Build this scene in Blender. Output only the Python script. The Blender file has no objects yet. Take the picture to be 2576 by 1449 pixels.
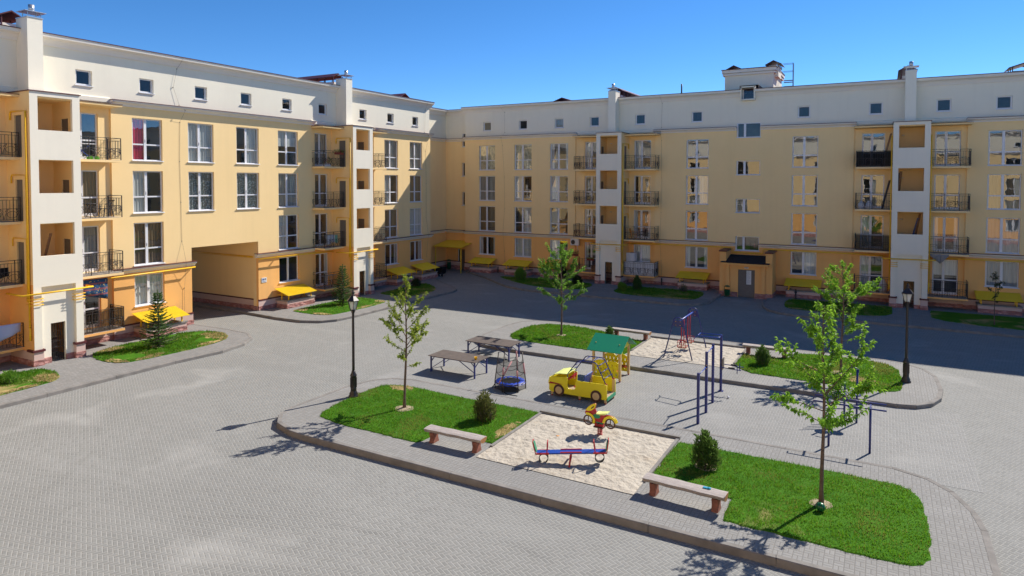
import bpy, bmesh, math, random
from math import sin, cos, pi, radians, sqrt, atan2, tan
from mathutils import Vector, Matrix, noise

# ------------------------------------------------------------------ camera, sky, sun, exposure
S = bpy.context.scene
COL = S.collection
cam_d = bpy.data.cameras.new("camera"); cam = bpy.data.objects.new("camera", cam_d); COL.objects.link(cam)
F_PX = 1670.0
cam_d.sensor_width = 36; cam_d.sensor_fit = 'HORIZONTAL'; cam_d.lens = F_PX / 2576 * 36
cam_d.shift_y = -(724.5 - 514.4) / 2576
cam_d.clip_end = 3000; cam_d.clip_start = 0.1
_y, _p, _r = radians(29.25), radians(1.9), radians(0.095)
_f = Vector((-sin(_y) * cos(_p), cos(_y) * cos(_p), -sin(_p))); _rt = Vector((cos(_y), sin(_y), 0)); _up = _rt.cross(_f)
_rt, _up = _rt * cos(_r) + _up * sin(_r), _up * cos(_r) - _rt * sin(_r)
cam.matrix_world = Matrix(((_rt.x, _up.x, -_f.x, 0), (_rt.y, _up.y, -_f.y, 0), (_rt.z, _up.z, -_f.z, 8.7), (0, 0, 0, 1)))
S.camera = cam

SUN = Vector((0.46, 1.06, 1.0)).normalized()
EL = math.asin(SUN.z); AZ = atan2(SUN.x, SUN.y)
W = bpy.data.worlds.new("World"); S.world = W; W.use_nodes = True
nt = W.node_tree; bg = nt.nodes['Background']
sky = nt.nodes.new('ShaderNodeTexSky'); sky.sky_type = 'NISHITA'; sky.sun_disc = False
sky.sun_elevation = EL; sky.sun_rotation = AZ
sky.altitude = 4000; sky.air_density = 1.0; sky.air_density = 1.0; sky.dust_density = 0.0; sky.ozone_density = 4.5
hs = nt.nodes.new('ShaderNodeHueSaturation'); hs.inputs['Saturation'].default_value = 1.2
nt.links.new(sky.outputs[0], hs.inputs['Color']); nt.links.new(hs.outputs[0], bg.inputs[0])
bg.inputs[1].default_value = 0.086
sl = bpy.data.lights.new("sun", 'SUN'); so = bpy.data.objects.new("sun", sl); COL.objects.link(so)
sl.energy = 3.6; sl.angle = radians(0.53); sl.color = (1.0, 0.93, 0.83)
so.rotation_euler = (-SUN).to_track_quat('-Z', 'Y').to_euler(); so.location = (20, 40, 60)
S.view_settings.view_transform = 'Standard'; S.view_settings.look = 'None'
S.view_settings.exposure = 1.0; S.view_settings.gamma = 1.0
S.render.engine = 'CYCLES'
S.cycles.max_bounces = 9; S.cycles.diffuse_bounces = 6; S.cycles.transparent_max_bounces = 24
S.cycles.caustics_reflective = False; S.cycles.caustics_refractive = False

rnd = random.Random(7)

# ------------------------------------------------------------------ mesh builder
class MB:
    def __init__(s): s.v = []; s.f = []; s.m = []; s.s = []
    def add(s, vs, fs, mi=0, sm=False):
        b = len(s.v); s.v += [tuple(p) for p in vs]
        for f in fs: s.f.append(tuple(i + b for i in f)); s.m.append(mi); s.s.append(sm)
    def quad(s, a, b, c, d, mi=0): s.add([a, b, c, d], [(0, 1, 2, 3)], mi)
    def box(s, x0, x1, y0, y1, z0, z1, mi=0):
        if x0 > x1: x0, x1 = x1, x0
        if y0 > y1: y0, y1 = y1, y0
        if z0 > z1: z0, z1 = z1, z0
        s.add([(x0, y0, z0), (x1, y0, z0), (x1, y1, z0), (x0, y1, z0), (x0, y0, z1), (x1, y0, z1), (x1, y1, z1), (x0, y1, z1)],
              [(0, 3, 2, 1), (4, 5, 6, 7), (0, 1, 5, 4), (1, 2, 6, 5), (2, 3, 7, 6), (3, 0, 4, 7)], mi)
    def bar(s, p, q, w, h=None, mi=0, up=(0, 0, 1)):
        p = Vector(p); q = Vector(q); h = h or w; d = (q - p).normalized(); u = Vector(up)
        if abs(d.dot(u)) > .98: u = Vector((0, 1, 0))
        a = d.cross(u).normalized() * (w / 2); b = a.cross(d).normalized() * (h / 2)
        vs = [p - a - b, p + a - b, p + a + b, p - a + b, q - a - b, q + a - b, q + a + b, q - a + b]
        s.add(vs, [(0, 1, 2, 3), (7, 6, 5, 4), (0, 4, 5, 1), (1, 5, 6, 2), (2, 6, 7, 3), (3, 7, 4, 0)], mi)
    def tube(s, pts, r, mi=0, n=6, closed=False, sm=True, cap=True):
        pts = [Vector(p) for p in pts]; k = len(pts); rr = r if isinstance(r, (list, tuple)) else [r] * k
        b = len(s.v); ref = None
        for i, p in enumerate(pts):
            if closed: d = pts[(i + 1) % k] - pts[i - 1]
            else: d = pts[min(i + 1, k - 1)] - pts[max(i - 1, 0)]
            d.normalize()
            if ref is None:
                ref = Vector((0, 0, 1)) if abs(d.z) < .9 else Vector((1, 0, 0))
            a = ref - d * ref.dot(d)
            if a.length < 1e-4: a = d.orthogonal()
            a.normalize(); ref = a; c = d.cross(a)
            for j in range(n):
                t = 2 * pi * j / n + pi / n; s.v.append(tuple(p + (a * cos(t) + c * sin(t)) * rr[i]))
        rng = k if closed else k - 1
        for i in range(rng):
            i2 = (i + 1) % k
            for j in range(n):
                j2 = (j + 1) % n
                s.f.append((b + i * n + j, b + i * n + j2, b + i2 * n + j2, b + i2 * n + j)); s.m.append(mi); s.s.append(sm)
        if cap and not closed:
            s.f.append(tuple(b + j for j in reversed(range(n)))); s.m.append(mi); s.s.append(False)
            s.f.append(tuple(b + (k - 1) * n + j for j in range(n))); s.m.append(mi); s.s.append(False)
    def lathe(s, prof, c=(0, 0, 0), n=16, mi=0, sm=True):
        b = len(s.v); k = len(prof)
        for r, z in prof:
            for j in range(n):
                t = 2 * pi * j / n; s.v.append((c[0] + r * cos(t), c[1] + r * sin(t), c[2] + z))
        for i in range(k - 1):
            for j in range(n):
                j2 = (j + 1) % n
                s.f.append((b + i * n + j, b + i * n + j2, b + (i + 1) * n + j2, b + (i + 1) * n + j)); s.m.append(mi); s.s.append(sm)
        s.f.append(tuple(b + j for j in reversed(range(n)))); s.m.append(mi); s.s.append(False)
        s.f.append(tuple(b + (k - 1) * n + j for j in range(n))); s.m.append(mi); s.s.append(False)
    def prism(s, poly, fn, d0, d1, mi=0):
        # poly: 2-D points, fn(a, b, d) -> 3-D point
        n = len(poly); b = len(s.v)
        for d in (d0, d1):
            for a, c in poly: s.v.append(tuple(fn(a, c, d)))
        s.f.append(tuple(b + i for i in range(n))); s.f.append(tuple(b + n + i for i in reversed(range(n))))
        s.m += [mi, mi]; s.s += [False, False]
        for i in range(n):
            j = (i + 1) % n; s.f.append((b + i, b + j, b + n + j, b + n + i)); s.m.append(mi); s.s.append(False)
    def mesh(s, name, mats, org=(0, 0, 0), fix=True):
        me = bpy.data.meshes.new(name)
        o = Vector(org)
        me.from_pydata([tuple(Vector(p) - o) for p in s.v], [], s.f)
        for m in mats: me.materials.append(M[m] if isinstance(m, str) else m)
        me.polygons.foreach_set('material_index', s.m); me.polygons.foreach_set('use_smooth', s.s)
        if fix:
            bm = bmesh.new(); bm.from_mesh(me); bmesh.ops.recalc_face_normals(bm, faces=bm.faces); bm.to_mesh(me); bm.free()
        me.update(); return me
    def build(s, name, mats, parent=None, loc=None, fix=True, bevel=0):
        if isinstance(mats, str): mats = [mats]
        org = (0, 0, 0)
        if parent is not None: org = WORG.get(parent.name, (0, 0, 0))
        if parent is None and loc is not None: org = loc
        me = s.mesh(name, mats, org, fix)
        ob = link(name, me, parent)
        if parent is None and loc is not None: ob.location = loc
        if parent is not None: WORG[ob.name] = org
        if bevel:
            md = ob.modifiers.new('bevel', 'BEVEL'); md.width = bevel; md.segments = 2; md.limit_method = 'ANGLE'
        return ob
WORG = {}
def link(name, data, parent=None):
    ob = bpy.data.objects.new(name, data); COL.objects.link(ob)
    if parent is not None: ob.parent = parent
    return ob
def tag(o, label=None, cat=None, group=None, kind=None):
    if label: o['label'] = label
    if cat: o['category'] = cat
    if group: o['group'] = group
    if kind: o['kind'] = kind
    return o
def thing(name, label, cat, loc=(0, 0, 0), group=None):
    o = bpy.data.objects.new(name, None); COL.objects.link(o); o.location = loc; o.empty_display_size = .2
    WORG[o.name] = tuple(loc); tag(o, label, cat, group); return o
def dup(root, loc, label=None, group=None):
    r = root.copy(); COL.objects.link(r); r.location = loc
    if label: r['label'] = label
    if group: r['group'] = group
    def rec(src, dst):
        for ch in list(src.children):
            c = ch.copy(); COL.objects.link(c); c.parent = dst; rec(ch, c)
    rec(root, r); return r
def arc(c, r, a0, a1, n, fn):
    return [fn(c[0] + r * cos(a0 + (a1 - a0) * i / n), c[1] + r * sin(a0 + (a1 - a0) * i / n)) for i in range(n + 1)]
def plate(name, polys, y0, y1, mats, parent, bevel=0.006):
    """2-D outline(s) (x, z), inner ones are holes, extruded between y0 and y1"""
    cu = bpy.data.curves.new(name, 'CURVE'); cu.dimensions = '2D'; cu.fill_mode = 'BOTH'
    cu.extrude = abs(y1 - y0) / 2 - bevel; cu.bevel_depth = bevel; cu.bevel_resolution = 1
    for poly in polys:
        sp = cu.splines.new('POLY'); sp.points.add(len(poly) - 1); sp.use_cyclic_u = True
        for i, (a, b) in enumerate(poly): sp.points[i].co = (a, b, 0, 1)
    t = bpy.data.objects.new('tmp', cu); COL.objects.link(t)
    dg = bpy.context.evaluated_depsgraph_get(); me = bpy.data.meshes.new_from_object(t.evaluated_get(dg))
    bpy.data.objects.remove(t); bpy.data.curves.remove(cu)
    org = Vector(WORG.get(parent.name, (0, 0, 0))) if parent else Vector((0, 0, 0))
    ym = (y0 + y1) / 2
    for v in me.vertices: v.co = Vector((v.co.x, ym - v.co.z, v.co.y)) - org
    me.materials.clear(); me.materials.append(M[mats]); me.name = name
    ob = link(name, me, parent); WORG[ob.name] = tuple(org); return ob
def ell(cx, cz, rx, rz, n=20, a0=0): return [(cx + rx * cos(a0 + 2 * pi * i / n), cz + rz * sin(a0 + 2 * pi * i / n)) for i in range(n)]
def slot(cx, cz, w, h, n=5):
    r = w / 2; o = []
    for i in range(n + 1): t = pi * i / n; o.append((cx + r * cos(t), cz + h / 2 - r + r * sin(t)))
    for i in range(n + 1): t = pi + pi * i / n; o.append((cx + r * cos(t), cz - h / 2 + r + r * sin(t)))
    return o
def smooth_poly(pts, it=2, closed=True):
    for _ in range(it):
        o = []
        n = len(pts)
        for i in range(n if closed else n - 1):
            a = pts[i]; b = pts[(i + 1) % n]
            o.append((a[0] * .75 + b[0] * .25, a[1] * .75 + b[1] * .25)); o.append((a[0] * .25 + b[0] * .75, a[1] * .25 + b[1] * .75))
        pts = o
    return pts

# ------------------------------------------------------------------ materials
M = {}
class NB:
    def __init__(s, name):
        s.mat = bpy.data.materials.new(name); s.mat.use_nodes = True; s.nt = s.mat.node_tree; s.b = s.nt.nodes['Principled BSDF']
    def n(s, t, **kw):
        nd = s.nt.nodes.new('ShaderNode' + t)
        for k, v in kw.items(): setattr(nd, k, v)
        return nd
    def put(s, sock, v):
        if isinstance(v, bpy.types.NodeSocket): s.nt.links.new(v, sock)
        elif v is not None: sock.default_value = v
    def math(s, op, a, b=None, c=None, clamp=False):
        nd = s.n('Math', operation=op, use_clamp=clamp); s.put(nd.inputs[0], a)
        if b is not None: s.put(nd.inputs[1], b)
        if c is not None: s.put(nd.inputs[2], c)
        return nd.outputs[0]
    def mix(s, f, a, b, mode='MIX'):
        nd = s.n('Mix', data_type='RGBA', blend_type=mode); s.put(nd.inputs[0], f)
        s.put(nd.inputs[6], a if isinstance(a, bpy.types.NodeSocket) else (*a, 1) if len(a) == 3 else a)
        s.put(nd.inputs[7], b if isinstance(b, bpy.types.NodeSocket) else (*b, 1) if len(b) == 3 else b)
        return nd.outputs[2]
    def noise(s, scale, detail=3, rough=.5, vec=None, dist=0):
        nd = s.n('TexNoise'); nd.inputs['Scale'].default_value = scale; nd.inputs['Detail'].default_value = detail
        nd.inputs['Roughness'].default_value = rough; nd.inputs['Distortion'].default_value = dist
        if vec is not None: s.put(nd.inputs['Vector'], vec)
        return nd.outputs[0]
    def ramp(s, f, lo, hi, a=0., b=1.):
        nd = s.n('MapRange'); nd.clamp = True; s.put(nd.inputs[0], f)
        for i, v in zip((1, 2, 3, 4), (lo, hi, a, b)): nd.inputs[i].default_value = v
        return nd.outputs[0]
    def bump(s, h, strength=.3, dist=.01):
        nd = s.n('Bump'); nd.inputs['Strength'].default_value = strength; nd.inputs['Distance'].default_value = dist
        s.put(nd.inputs['Height'], h); s.nt.links.new(nd.outputs[0], s.b.inputs['Normal']); return nd
    def pos(s): return s.n('NewGeometry').outputs['Position']
    def obj(s): return s.n('TexCoord').outputs['Object']
    def island(s): return s.n('NewGeometry').outputs['Random Per Island']
    def orand(s): return s.n('ObjectInfo').outputs['Random']
    def mapv(s, v, scale=(1, 1, 1), rot=0, loc=(0, 0, 0)):
        nd = s.n('Mapping'); s.put(nd.inputs[0], v); nd.inputs['Scale'].default_value = scale; nd.inputs['Rotation'].default_value = (0, 0, rot)
        nd.inputs['Location'].default_value = loc; return nd.outputs[0]
    def done(s, name, col=None, rough=None, spec=None, metal=None):
        if col is not None: s.put(s.b.inputs['Base Color'], (*col, 1) if not isinstance(col, bpy.types.NodeSocket) else col)
        if rough is not None: s.put(s.b.inputs['Roughness'], rough)
        if spec is not None: s.b.inputs['Specular IOR Level'].default_value = spec
        if metal is not None: s.b.inputs['Metallic'].default_value = metal
        M[name] = s.mat; return s.mat
def scl(c, k): return tuple(x * k for x in c)

def plain(name, col, rough=.55, spec=.4, var=.12, nscale=9., metal=0., bump=0.):
    b = NB(name); p = b.obj(); nz = b.noise(nscale, 4, .6, p)
    c = b.mix(b.ramp(nz, .3, .7), scl(col, 1 - var), tuple(min(1, x * (1 + var)) for x in col))
    if bump: b.bump(b.noise(nscale * 6, 3, .6, p), bump, .01)
    return b.done(name, c, rough, spec, metal)

def plaster(name, col, col2, dirt=.10):
    b = NB(name); p = b.pos()
    big = b.noise(.23, 4, .55, p); mid = b.noise(1.7, 4, .6, p); fine = b.noise(38, 2, .6, p)
    c = b.mix(b.ramp(big, .35, .65), col, col2)
    st = b.noise(1.0, 3, .6, b.mapv(p, (2.2, 2.2, .12)))
    c = b.mix(b.ramp(st, .5, .78, 0, dirt), c, scl(col, .62))
    c = b.mix(b.ramp(mid, .35, .7, 0, .10), c, scl(col, .8))
    c = b.mix(b.ramp(fine, .3, .7, 0, .10), c, scl(col, .7))
    b.bump(b.noise(55, 2, .7, p), .35, .006)
    return b.done(name, c, .9, .2)

plaster('yellow_plaster', (.95, .70, .36), (.92, .67, .335))
plaster('orange_plaster', (.93, .51, .18), (.89, .475, .16), .16)
plaster('cream_plaster', (.83, .78, .65), (.80, .755, .625), .10)
plaster('white_plaster', (.86, .805, .675), (.83, .775, .65), .10)
plaster('trim_plaster', (.80, .755, .68), (.77, .72, .65), .10)
plaster('pink_plaster', (.66, .48, .42), (.62, .45, .39), .15)
plain('burgundy_metal', (.10, .022, .024), .45, .4)
plain('roof_metal', (.13, .03, .03), .4, .5)
plain('dark_felt', (.022, .022, .028), .9, .2, .3, 4)
plain('upvc_white', (.72, .72, .74), .35, .5, .03)
plain('grey_door', (.15, .135, .125), .5, .4, .1)
plain('cable_grey', (.22, .19, .16), .7, .3, .1)
plain('iron_dark', (.035, .028, .026), .5, .5, .2)
plain('pipe_yellow', (.88, .52, .02), .4, .5, .08)
plain('galvanised', (.50, .52, .55), .35, .5, .1, 12, .7)
plain('concrete', (.30, .275, .25), .9, .2, .18, 5, 0, .25)
plain('kerb_concrete', (.22, .207, .193), .9, .2, .2, 2.2, 0, .2)
plain('room_dark', (.16, .145, .13), .9, .1, .2, 1.5)
plain('floor_grey', (.33, .31, .29), .85, .2, .2, 4)

def rockface(name):
    b = NB(name); p = b.pos()
    br = b.n('TexVoronoi', feature='F1'); b.put(br.inputs['Vector'], b.mapv(p, (3.2, 3.2, 6.5))); br.inputs['Scale'].default_value = 1.0
    nz = b.noise(16, 4, .7, p)
    c = b.mix(b.ramp(nz, .3, .7), (.42, .19, .17), (.66, .40, .36))
    c = b.mix(b.ramp(br.outputs['Distance'], .1, .7), c, (.34, .15, .13))
    h = b.math('ADD', b.math('MULTIPLY', br.outputs['Distance'], -1.2), b.math('MULTIPLY', nz, .8))
    b.bump(h, 1.0, .05)
    return b.done(name, c, .85, .25)
rockface('pink_rock')

def herring(name, w, rot, ca, cb, joint, kind='herring', stain=.5, wear=None):
    """pavers w x 2w; kind 'herring' or 'basket'"""
    b = NB(name); p = b.pos(); q = b.mapv(p, (1 / w, 1 / w, 1 / w), rot)
    sx = b.n('SeparateXYZ'); b.put(sx.inputs[0], q); x, y = sx.outputs[0], sx.outputs[1]
    i = b.math('FLOOR', x); j = b.math('FLOOR', y); fx = b.math('SUBTRACT', x, i); fy = b.math('SUBTRACT', y, j)
    eq = lambda a, v: b.math('COMPARE', a, v, .25)
    if kind == 'herring':
        k = b.math('FLOORED_MODULO', b.math('SUBTRACT', i, j), 4.0)
        e0, e1, e2, e3 = eq(k, 0.), eq(k, 1.), eq(k, 2.), eq(k, 3.)
        dl = b.math('ADD', fx, e1); dr = b.math('ADD', b.math('SUBTRACT', 1., fx), e0)
        db = b.math('ADD', fy, e2); dt = b.math('ADD', b.math('SUBTRACT', 1., fy), e3)
        bi = b.math('SUBTRACT', i, e1); bj = b.math('SUBTRACT', j, e2)
    else:
        I = b.math('FLOOR', b.math('MULTIPLY', x, .5)); J = b.math('FLOOR', b.math('MULTIPLY', y, .5))
        hz = b.math('FLOORED_MODULO', b.math('ADD', I, J), 2.0); vt = b.math('SUBTRACT', 1., hz)
        ex = b.math('FLOORED_MODULO', i, 2.0); ey = b.math('FLOORED_MODULO', j, 2.0)
        dl = b.math('ADD', fx, b.math('MULTIPLY', hz, ex)); dr = b.math('ADD', b.math('SUBTRACT', 1., fx), b.math('MULTIPLY', hz, b.math('SUBTRACT', 1., ex)))
        db = b.math('ADD', fy, b.math('MULTIPLY', vt, ey)); dt = b.math('ADD', b.math('SUBTRACT', 1., fy), b.math('MULTIPLY', vt, b.math('SUBTRACT', 1., ey)))
        bi = b.math('SUBTRACT', i, b.math('MULTIPLY', hz, ex)); bj = b.math('SUBTRACT', j, b.math('MULTIPLY', vt, ey))
    d = b.math('MINIMUM', b.math('MINIMUM', dl, dr), b.math('MINIMUM', db, dt))
    cv = b.n('CombineXYZ'); b.put(cv.inputs[0], bi); b.put(cv.inputs[1], bj)
    wn = b.n('TexWhiteNoise', noise_dimensions='2D'); b.put(wn.inputs['Vector'], cv.outputs[0])
    ca, cb, joint = [tuple(x * k for x, k in zip(c, (.865, .89, .905))) for c in (ca, cb, joint)]
    c = b.mix(wn.outputs['Value'], ca, cb)
    fine = b.noise(45, 2, .6, p)
    c = b.mix(b.ramp(fine, .35, .7, 0, .25), c, scl(ca, .75))
    big = b.noise(.16, 5, .6, p); c = b.mix(b.ramp(big, .38, .62, 0, .55), c, scl(ca, .86))
    tr = b.noise(.5, 4, .6, b.mapv(p, (.35, 1.6, 1), .35)); c = b.mix(b.ramp(tr, .52, .72, 0, .35), c, scl(cb, 1.12))
    st = b.noise(.33, 4, .5, p, .4); c = b.mix(b.ramp(st, .58, .80, 0, stain), c, (.56, .55, .525))
    if name == 'road_pavers':                                                # faint tyre arcs
        sp = b.n('SeparateXYZ'); b.put(sp.inputs[0], p); wear = b.noise(.6, 3, .6, p)
        for cx, cy, R in ((-27., 6.5, 7.2), (-27., 6.5, 8.7), (-10., 3., 9.5), (-10., 3., 11.), (-24., 44., 13.), (-24., 44., 14.5)):
            dx = b.math('SUBTRACT', sp.outputs[0], cx); dy = b.math('SUBTRACT', sp.outputs[1], cy)
            rr = b.math('SQRT', b.math('ADD', b.math('MULTIPLY', dx, dx), b.math('MULTIPLY', dy, dy)))
            mk = b.ramp(b.math('ABSOLUTE', b.math('SUBTRACT', rr, R)), .05, .16, 1, 0)
            c = b.mix(b.math('MULTIPLY', mk, b.ramp(wear, .48, .7, 0, .45)), c, scl(ca, .62))
    jm = b.ramp(d, .05, .12, 1, 0)
    c = b.mix(b.math('MULTIPLY', jm, .85), c, joint)
    h = b.math('ADD', b.ramp(d, .03, .20), b.math('MULTIPLY', wn.outputs['Value'], .25)); b.bump(h, .55, .010)
    return b.done(name, c, .88, .25)
PA, PB = (.315, .295, .275), (.375, .355, .335)
herring('road_pavers', .105, radians(28), (.25, .243, .228), (.30, .292, .275), (.38, .365, .335), 'herring', .36)
herring('play_pavers', .10, radians(0), (.262, .254, .24), (.315, .306, .29), (.40, .38, .355), 'herring', .22)
herring('strip_pavers', .105, radians(0), (.285, .272, .257), (.34, .326, .31), (.21, .195, .18), 'basket', .2)
herring('walk_pavers', .105, radians(0), (.265, .252, .24), (.335, .32, .305), (.19, .175, .165), 'basket', .22)

def lawn(name, dry):
    b = NB(name); p = b.pos()
    n1 = b.noise(1.1, 5, .65, p); n2 = b.noise(22, 3, .7, p); n3 = b.noise(.55, 4, .6, p, .6)
    c = b.mix(b.ramp(n1, .35, .65), (.045, .150, .008), (.08, .21, .012))
    c = b.mix(b.ramp(n2, .35, .7, 0, .7), c, (.028, .095, .006))
    c = b.mix(b.ramp(n3, .66 - dry, .80 - dry, 0, .9), c, (.34, .26, .11))
    b.bump(n2, .8, .03); return b.done(name, c, .95, .1)
lawn('lawn_green', .04); lawn('lawn_dry', .13)
def sandm():
    b = NB('sand'); p = b.pos(); n1 = b.noise(.8, 4, .6, p); n2 = b.noise(9, 5, .65, p); n3 = b.noise(90, 2, .7, p)
    c = b.mix(b.ramp(n1, .35, .7), (.47, .43, .365), (.42, .38, .315)); c = b.mix(b.ramp(n2, .55, .75, 0, .4), c, (.42, .34, .24))
    c = b.mix(b.ramp(n1, .64, .74, 0, .5), c, (.36, .27, .18))
    c = b.mix(b.ramp(n3, .4, .7, 0, .25), c, (.45, .37, .28)); b.bump(b.math('ADD', b.noise(4.5, 3, .55, p), b.math('MULTIPLY', n3, .05)), .9, .10); b.done('sand', c, .95, .1)
sandm()
def strawm():
    b = NB('straw'); p = b.pos(); n1 = b.noise(3, 4, .6, p); n2 = b.noise(30, 3, .7, p)
    c = b.mix(b.ramp(n1, .35, .65), (.46, .34, .16), (.30, .26, .09)); c = b.mix(b.ramp(n2, .4, .7, 0, .5), c, (.26, .18, .08)); b.bump(n2, .8, .03); b.done('straw', c, .95, .1)
strawm()
def soilm():
    plain('soil', (.36, .29, .205), .95, .1, .25, 14, 0, .5)
soilm()
def leafm(name, a, c2, tr):
    b = NB(name); r = b.island(); c = b.mix(r, a, c2)
    if 'grass' in name: c = b.mix(b.ramp(b.noise(.75, 4, .6, b.pos()), .38, .62, .55, 0), c, scl(a, .62))
    out = b.nt.nodes['Material Output']; t = b.n('BsdfTranslucent'); b.put(t.inputs[0], b.mix(.5, c, tr)); ms = b.n('MixShader'); ms.inputs[0].default_value = .42
    b.done(name, c, .5, .35); b.nt.links.new(b.b.outputs[0], ms.inputs[1]); b.nt.links.new(t.outputs[0], ms.inputs[2]); b.nt.links.new(ms.outputs[0], out.inputs[0])
leafm('leaf_bright', (.09, .25, .02), (.23, .45, .04), (.45, .70, .06))
leafm('leaf_olive', (.11, .21, .022), (.30, .37, .04), (.52, .60, .08))
leafm('leaf_mid', (.07, .20, .025), (.17, .37, .05), (.36, .56, .07))
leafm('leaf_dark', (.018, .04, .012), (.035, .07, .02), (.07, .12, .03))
leafm('needle_green', (.04, .10, .032), (.09, .18, .045), (.15, .24, .05))
leafm('thuja_green', (.05, .12, .032), (.12, .22, .045), (.18, .28, .06))
leafm('thuja_brown', (.06, .10, .025), (.17, .17, .05), (.2, .22, .07))
leafm('grass_blade', (.045, .15, .006), (.10, .26, .012), (.2, .42, .02))
leafm('grass_straw', (.28, .22, .09), (.50, .40, .20), (.5, .45, .2))
leafm('grass_yellow', (.10, .155, .015), (.22, .25, .05), (.35, .36, .08))
plain('bark', (.15, .105, .085), .9, .2, .3, 12, 0, .5)
plain('bark_grey', (.12, .10, .085), .9, .2, .3, 14, 0, .5)

def glass(name, ior):
    b = NB(name); out = b.nt.nodes['Material Output']; p = b.pos()
    w1 = b.noise(.9, 2, .5, p, .4)
    bp = b.n('Bump'); bp.inputs['Strength'].default_value = .05; bp.inputs['Distance'].default_value = .05; b.put(bp.inputs['Height'], w1)
    gl = b.n('BsdfGlossy'); gl.inputs['Roughness'].default_value = .0; gl.inputs[0].default_value = (.95, .97, 1, 1); b.put(gl.inputs['Normal'], bp.outputs[0])
    tr = b.n('BsdfTransparent'); tr.inputs[0].default_value = (.90, .93, .93, 1)
    ge = b.n('NewGeometry'); dt = b.n('VectorMath', operation='DOT_PRODUCT'); b.put(dt.inputs[0], ge.outputs['Normal']); b.put(dt.inputs[1], ge.outputs['Incoming'])
    f0 = ((ior - 1) / (ior + 1)) ** 2; fr = b.math('MULTIPLY_ADD', b.math('POWER', b.math('SUBTRACT', 1.0, b.math('ABSOLUTE', dt.outputs['Value'])), 5.0), 1 - f0, f0)
    ms = b.n('MixShader'); b.put(ms.inputs[0], fr); b.nt.links.new(tr.outputs[0], ms.inputs[1]); b.nt.links.new(gl.outputs[0], ms.inputs[2])
    b.nt.links.new(ms.outputs[0], out.inputs[0]); M[name] = b.mat
glass('window_glass', 2.3); glass('clear_glass', 1.6)
def lampglass():
    b = NB('lamp_glass'); b.done('lamp_glass', (.75, .76, .74), .25, .5); b.b.inputs['Alpha'].default_value = .55
lampglass()
def cloth(name, col, sc=(14, 1, 1), var=.2):
    b = NB(name); p = b.obj(); n = b.noise(1.0, 3, .6, b.mapv(p, (sc[0], sc[1], sc[2] * .3)))
    b.done(name, b.mix(b.ramp(n, .3, .7), scl(col, 1 - var), tuple(min(1, x * (1 + var)) for x in col)), .9, .1)
cloth('curtain_sheer', (.62, .62, .58)); cloth('curtain_crimson', (.62, .03, .09)); cloth('curtain_grey', (.34, .33, .30)); cloth('curtain_brown', (.24, .17, .10))
cloth('curtain_white', (.62, .62, .58)); cloth('curtain_foil', (.62, .56, .38), (5, 5, 9), .45)
def lace():
    b = NB('curtain_lace'); p = b.obj(); v = b.n('TexVoronoi'); v.inputs['Scale'].default_value = 9; b.put(v.inputs['Vector'], p)
    b.done('curtain_lace', b.mix(b.ramp(v.outputs['Distance'], .2, .5), (.58, .60, .56), (.20, .22, .20)), .9, .1)
lace()
def mesh_net(name, col, alpha):
    b = NB(name); b.done(name, col, .8, .1); b.b.inputs['Alpha'].default_value = alpha
mesh_net('net_black', (.015, .015, .017), .5); mesh_net('net_brown', (.03, .022, .016), .62); mesh_net('net_dense', (.012, .012, .013), .93)
plain('cloth_white', (.62, .63, .66), .9, .1, .08); plain('cloth_black', (.012, .012, .014), .9, .1); plain('cloth_grey', (.26, .25, .25), .9, .1)
plain('cloth_blue', (.14, .18, .36), .9, .1, .3, 14); plain('cloth_mint', (.25, .55, .40), .9, .1); plain('cloth_lime', (.22, .65, .05), .8, .2)
def pattern():
    b = NB('towel_pattern'); p = b.obj(); v = b.n('TexVoronoi'); v.inputs['Scale'].default_value = 9; b.put(v.inputs['Vector'], p)
    w = b.n('TexWave', wave_type='BANDS', bands_direction='Z'); w.inputs['Scale'].default_value = 1.1; b.put(w.inputs['Vector'], p)
    c = b.mix(b.ramp(v.outputs['Distance'], .2, .35), (.45, .33, .12), (.03, .08, .17)); c = b.mix(b.ramp(w.outputs[0], .75, .85), c, (.25, .10, .12)); b.done('towel_pattern', c, .95, .1)
pattern()
def towel2():
    b = NB('sheet_striped'); p = b.obj(); w = b.n('TexWave', wave_type='BANDS', bands_direction='X'); w.inputs['Scale'].default_value = .55; b.put(w.inputs['Vector'], p)
    b.done('sheet_striped', b.mix(b.ramp(w.outputs[0], .4, .7), (.45, .50, .70), (.74, .74, .76)), .9, .1)
towel2()
# playground paints
plain('paint_yellow', (.80, .67, .012), .38, .5, .05, 30); plain('paint_yellow_pale_sunlit', (.80, .86, .28), .4, .5, .03, 30)  # paler yellow; sun brightening on the car hood is put into the colour
plain('paint_green', (.012, .23, .115), .4, .5, .06, 30); plain('paint_blue', (.012, .055, .33), .4, .5, .06, 30); plain('paint_navy', (.018, .028, .16), .35, .5, .15, 12)
plain('paint_red', (.42, .018, .022), .4, .5, .08, 30); plain('paint_brown', (.075, .028, .02), .5, .4, .1); plain('paint_tan', (.60, .42, .20), .5, .4, .08)
plain('paint_redbrown', (.36, .02, .018), .45, .4, .08)
plain('rubber', (.02, .02, .022), .75, .3); plain('pink_foam', (.50, .25, .25), .8, .2, .12); plain('blue_pad', (.02, .06, .42), .45, .4, .25, 7); plain('bucket_yellow', (.95, .58, .01), .4, .5, .05)
plain('table_top', (.115, .092, .078), .7, .3, .18, 4, 0, .15); plain('bench_leg', (.25, .105, .075), .8, .2, .25, 7, 0, .3)
plain('plastic_orange', (.75, .27, .01), .4, .5, .05); plain('plastic_white', (.68, .68, .70), .45, .4, .06); plain('bolt_gold', (.75, .42, .10), .4, .5, .05)
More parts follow.
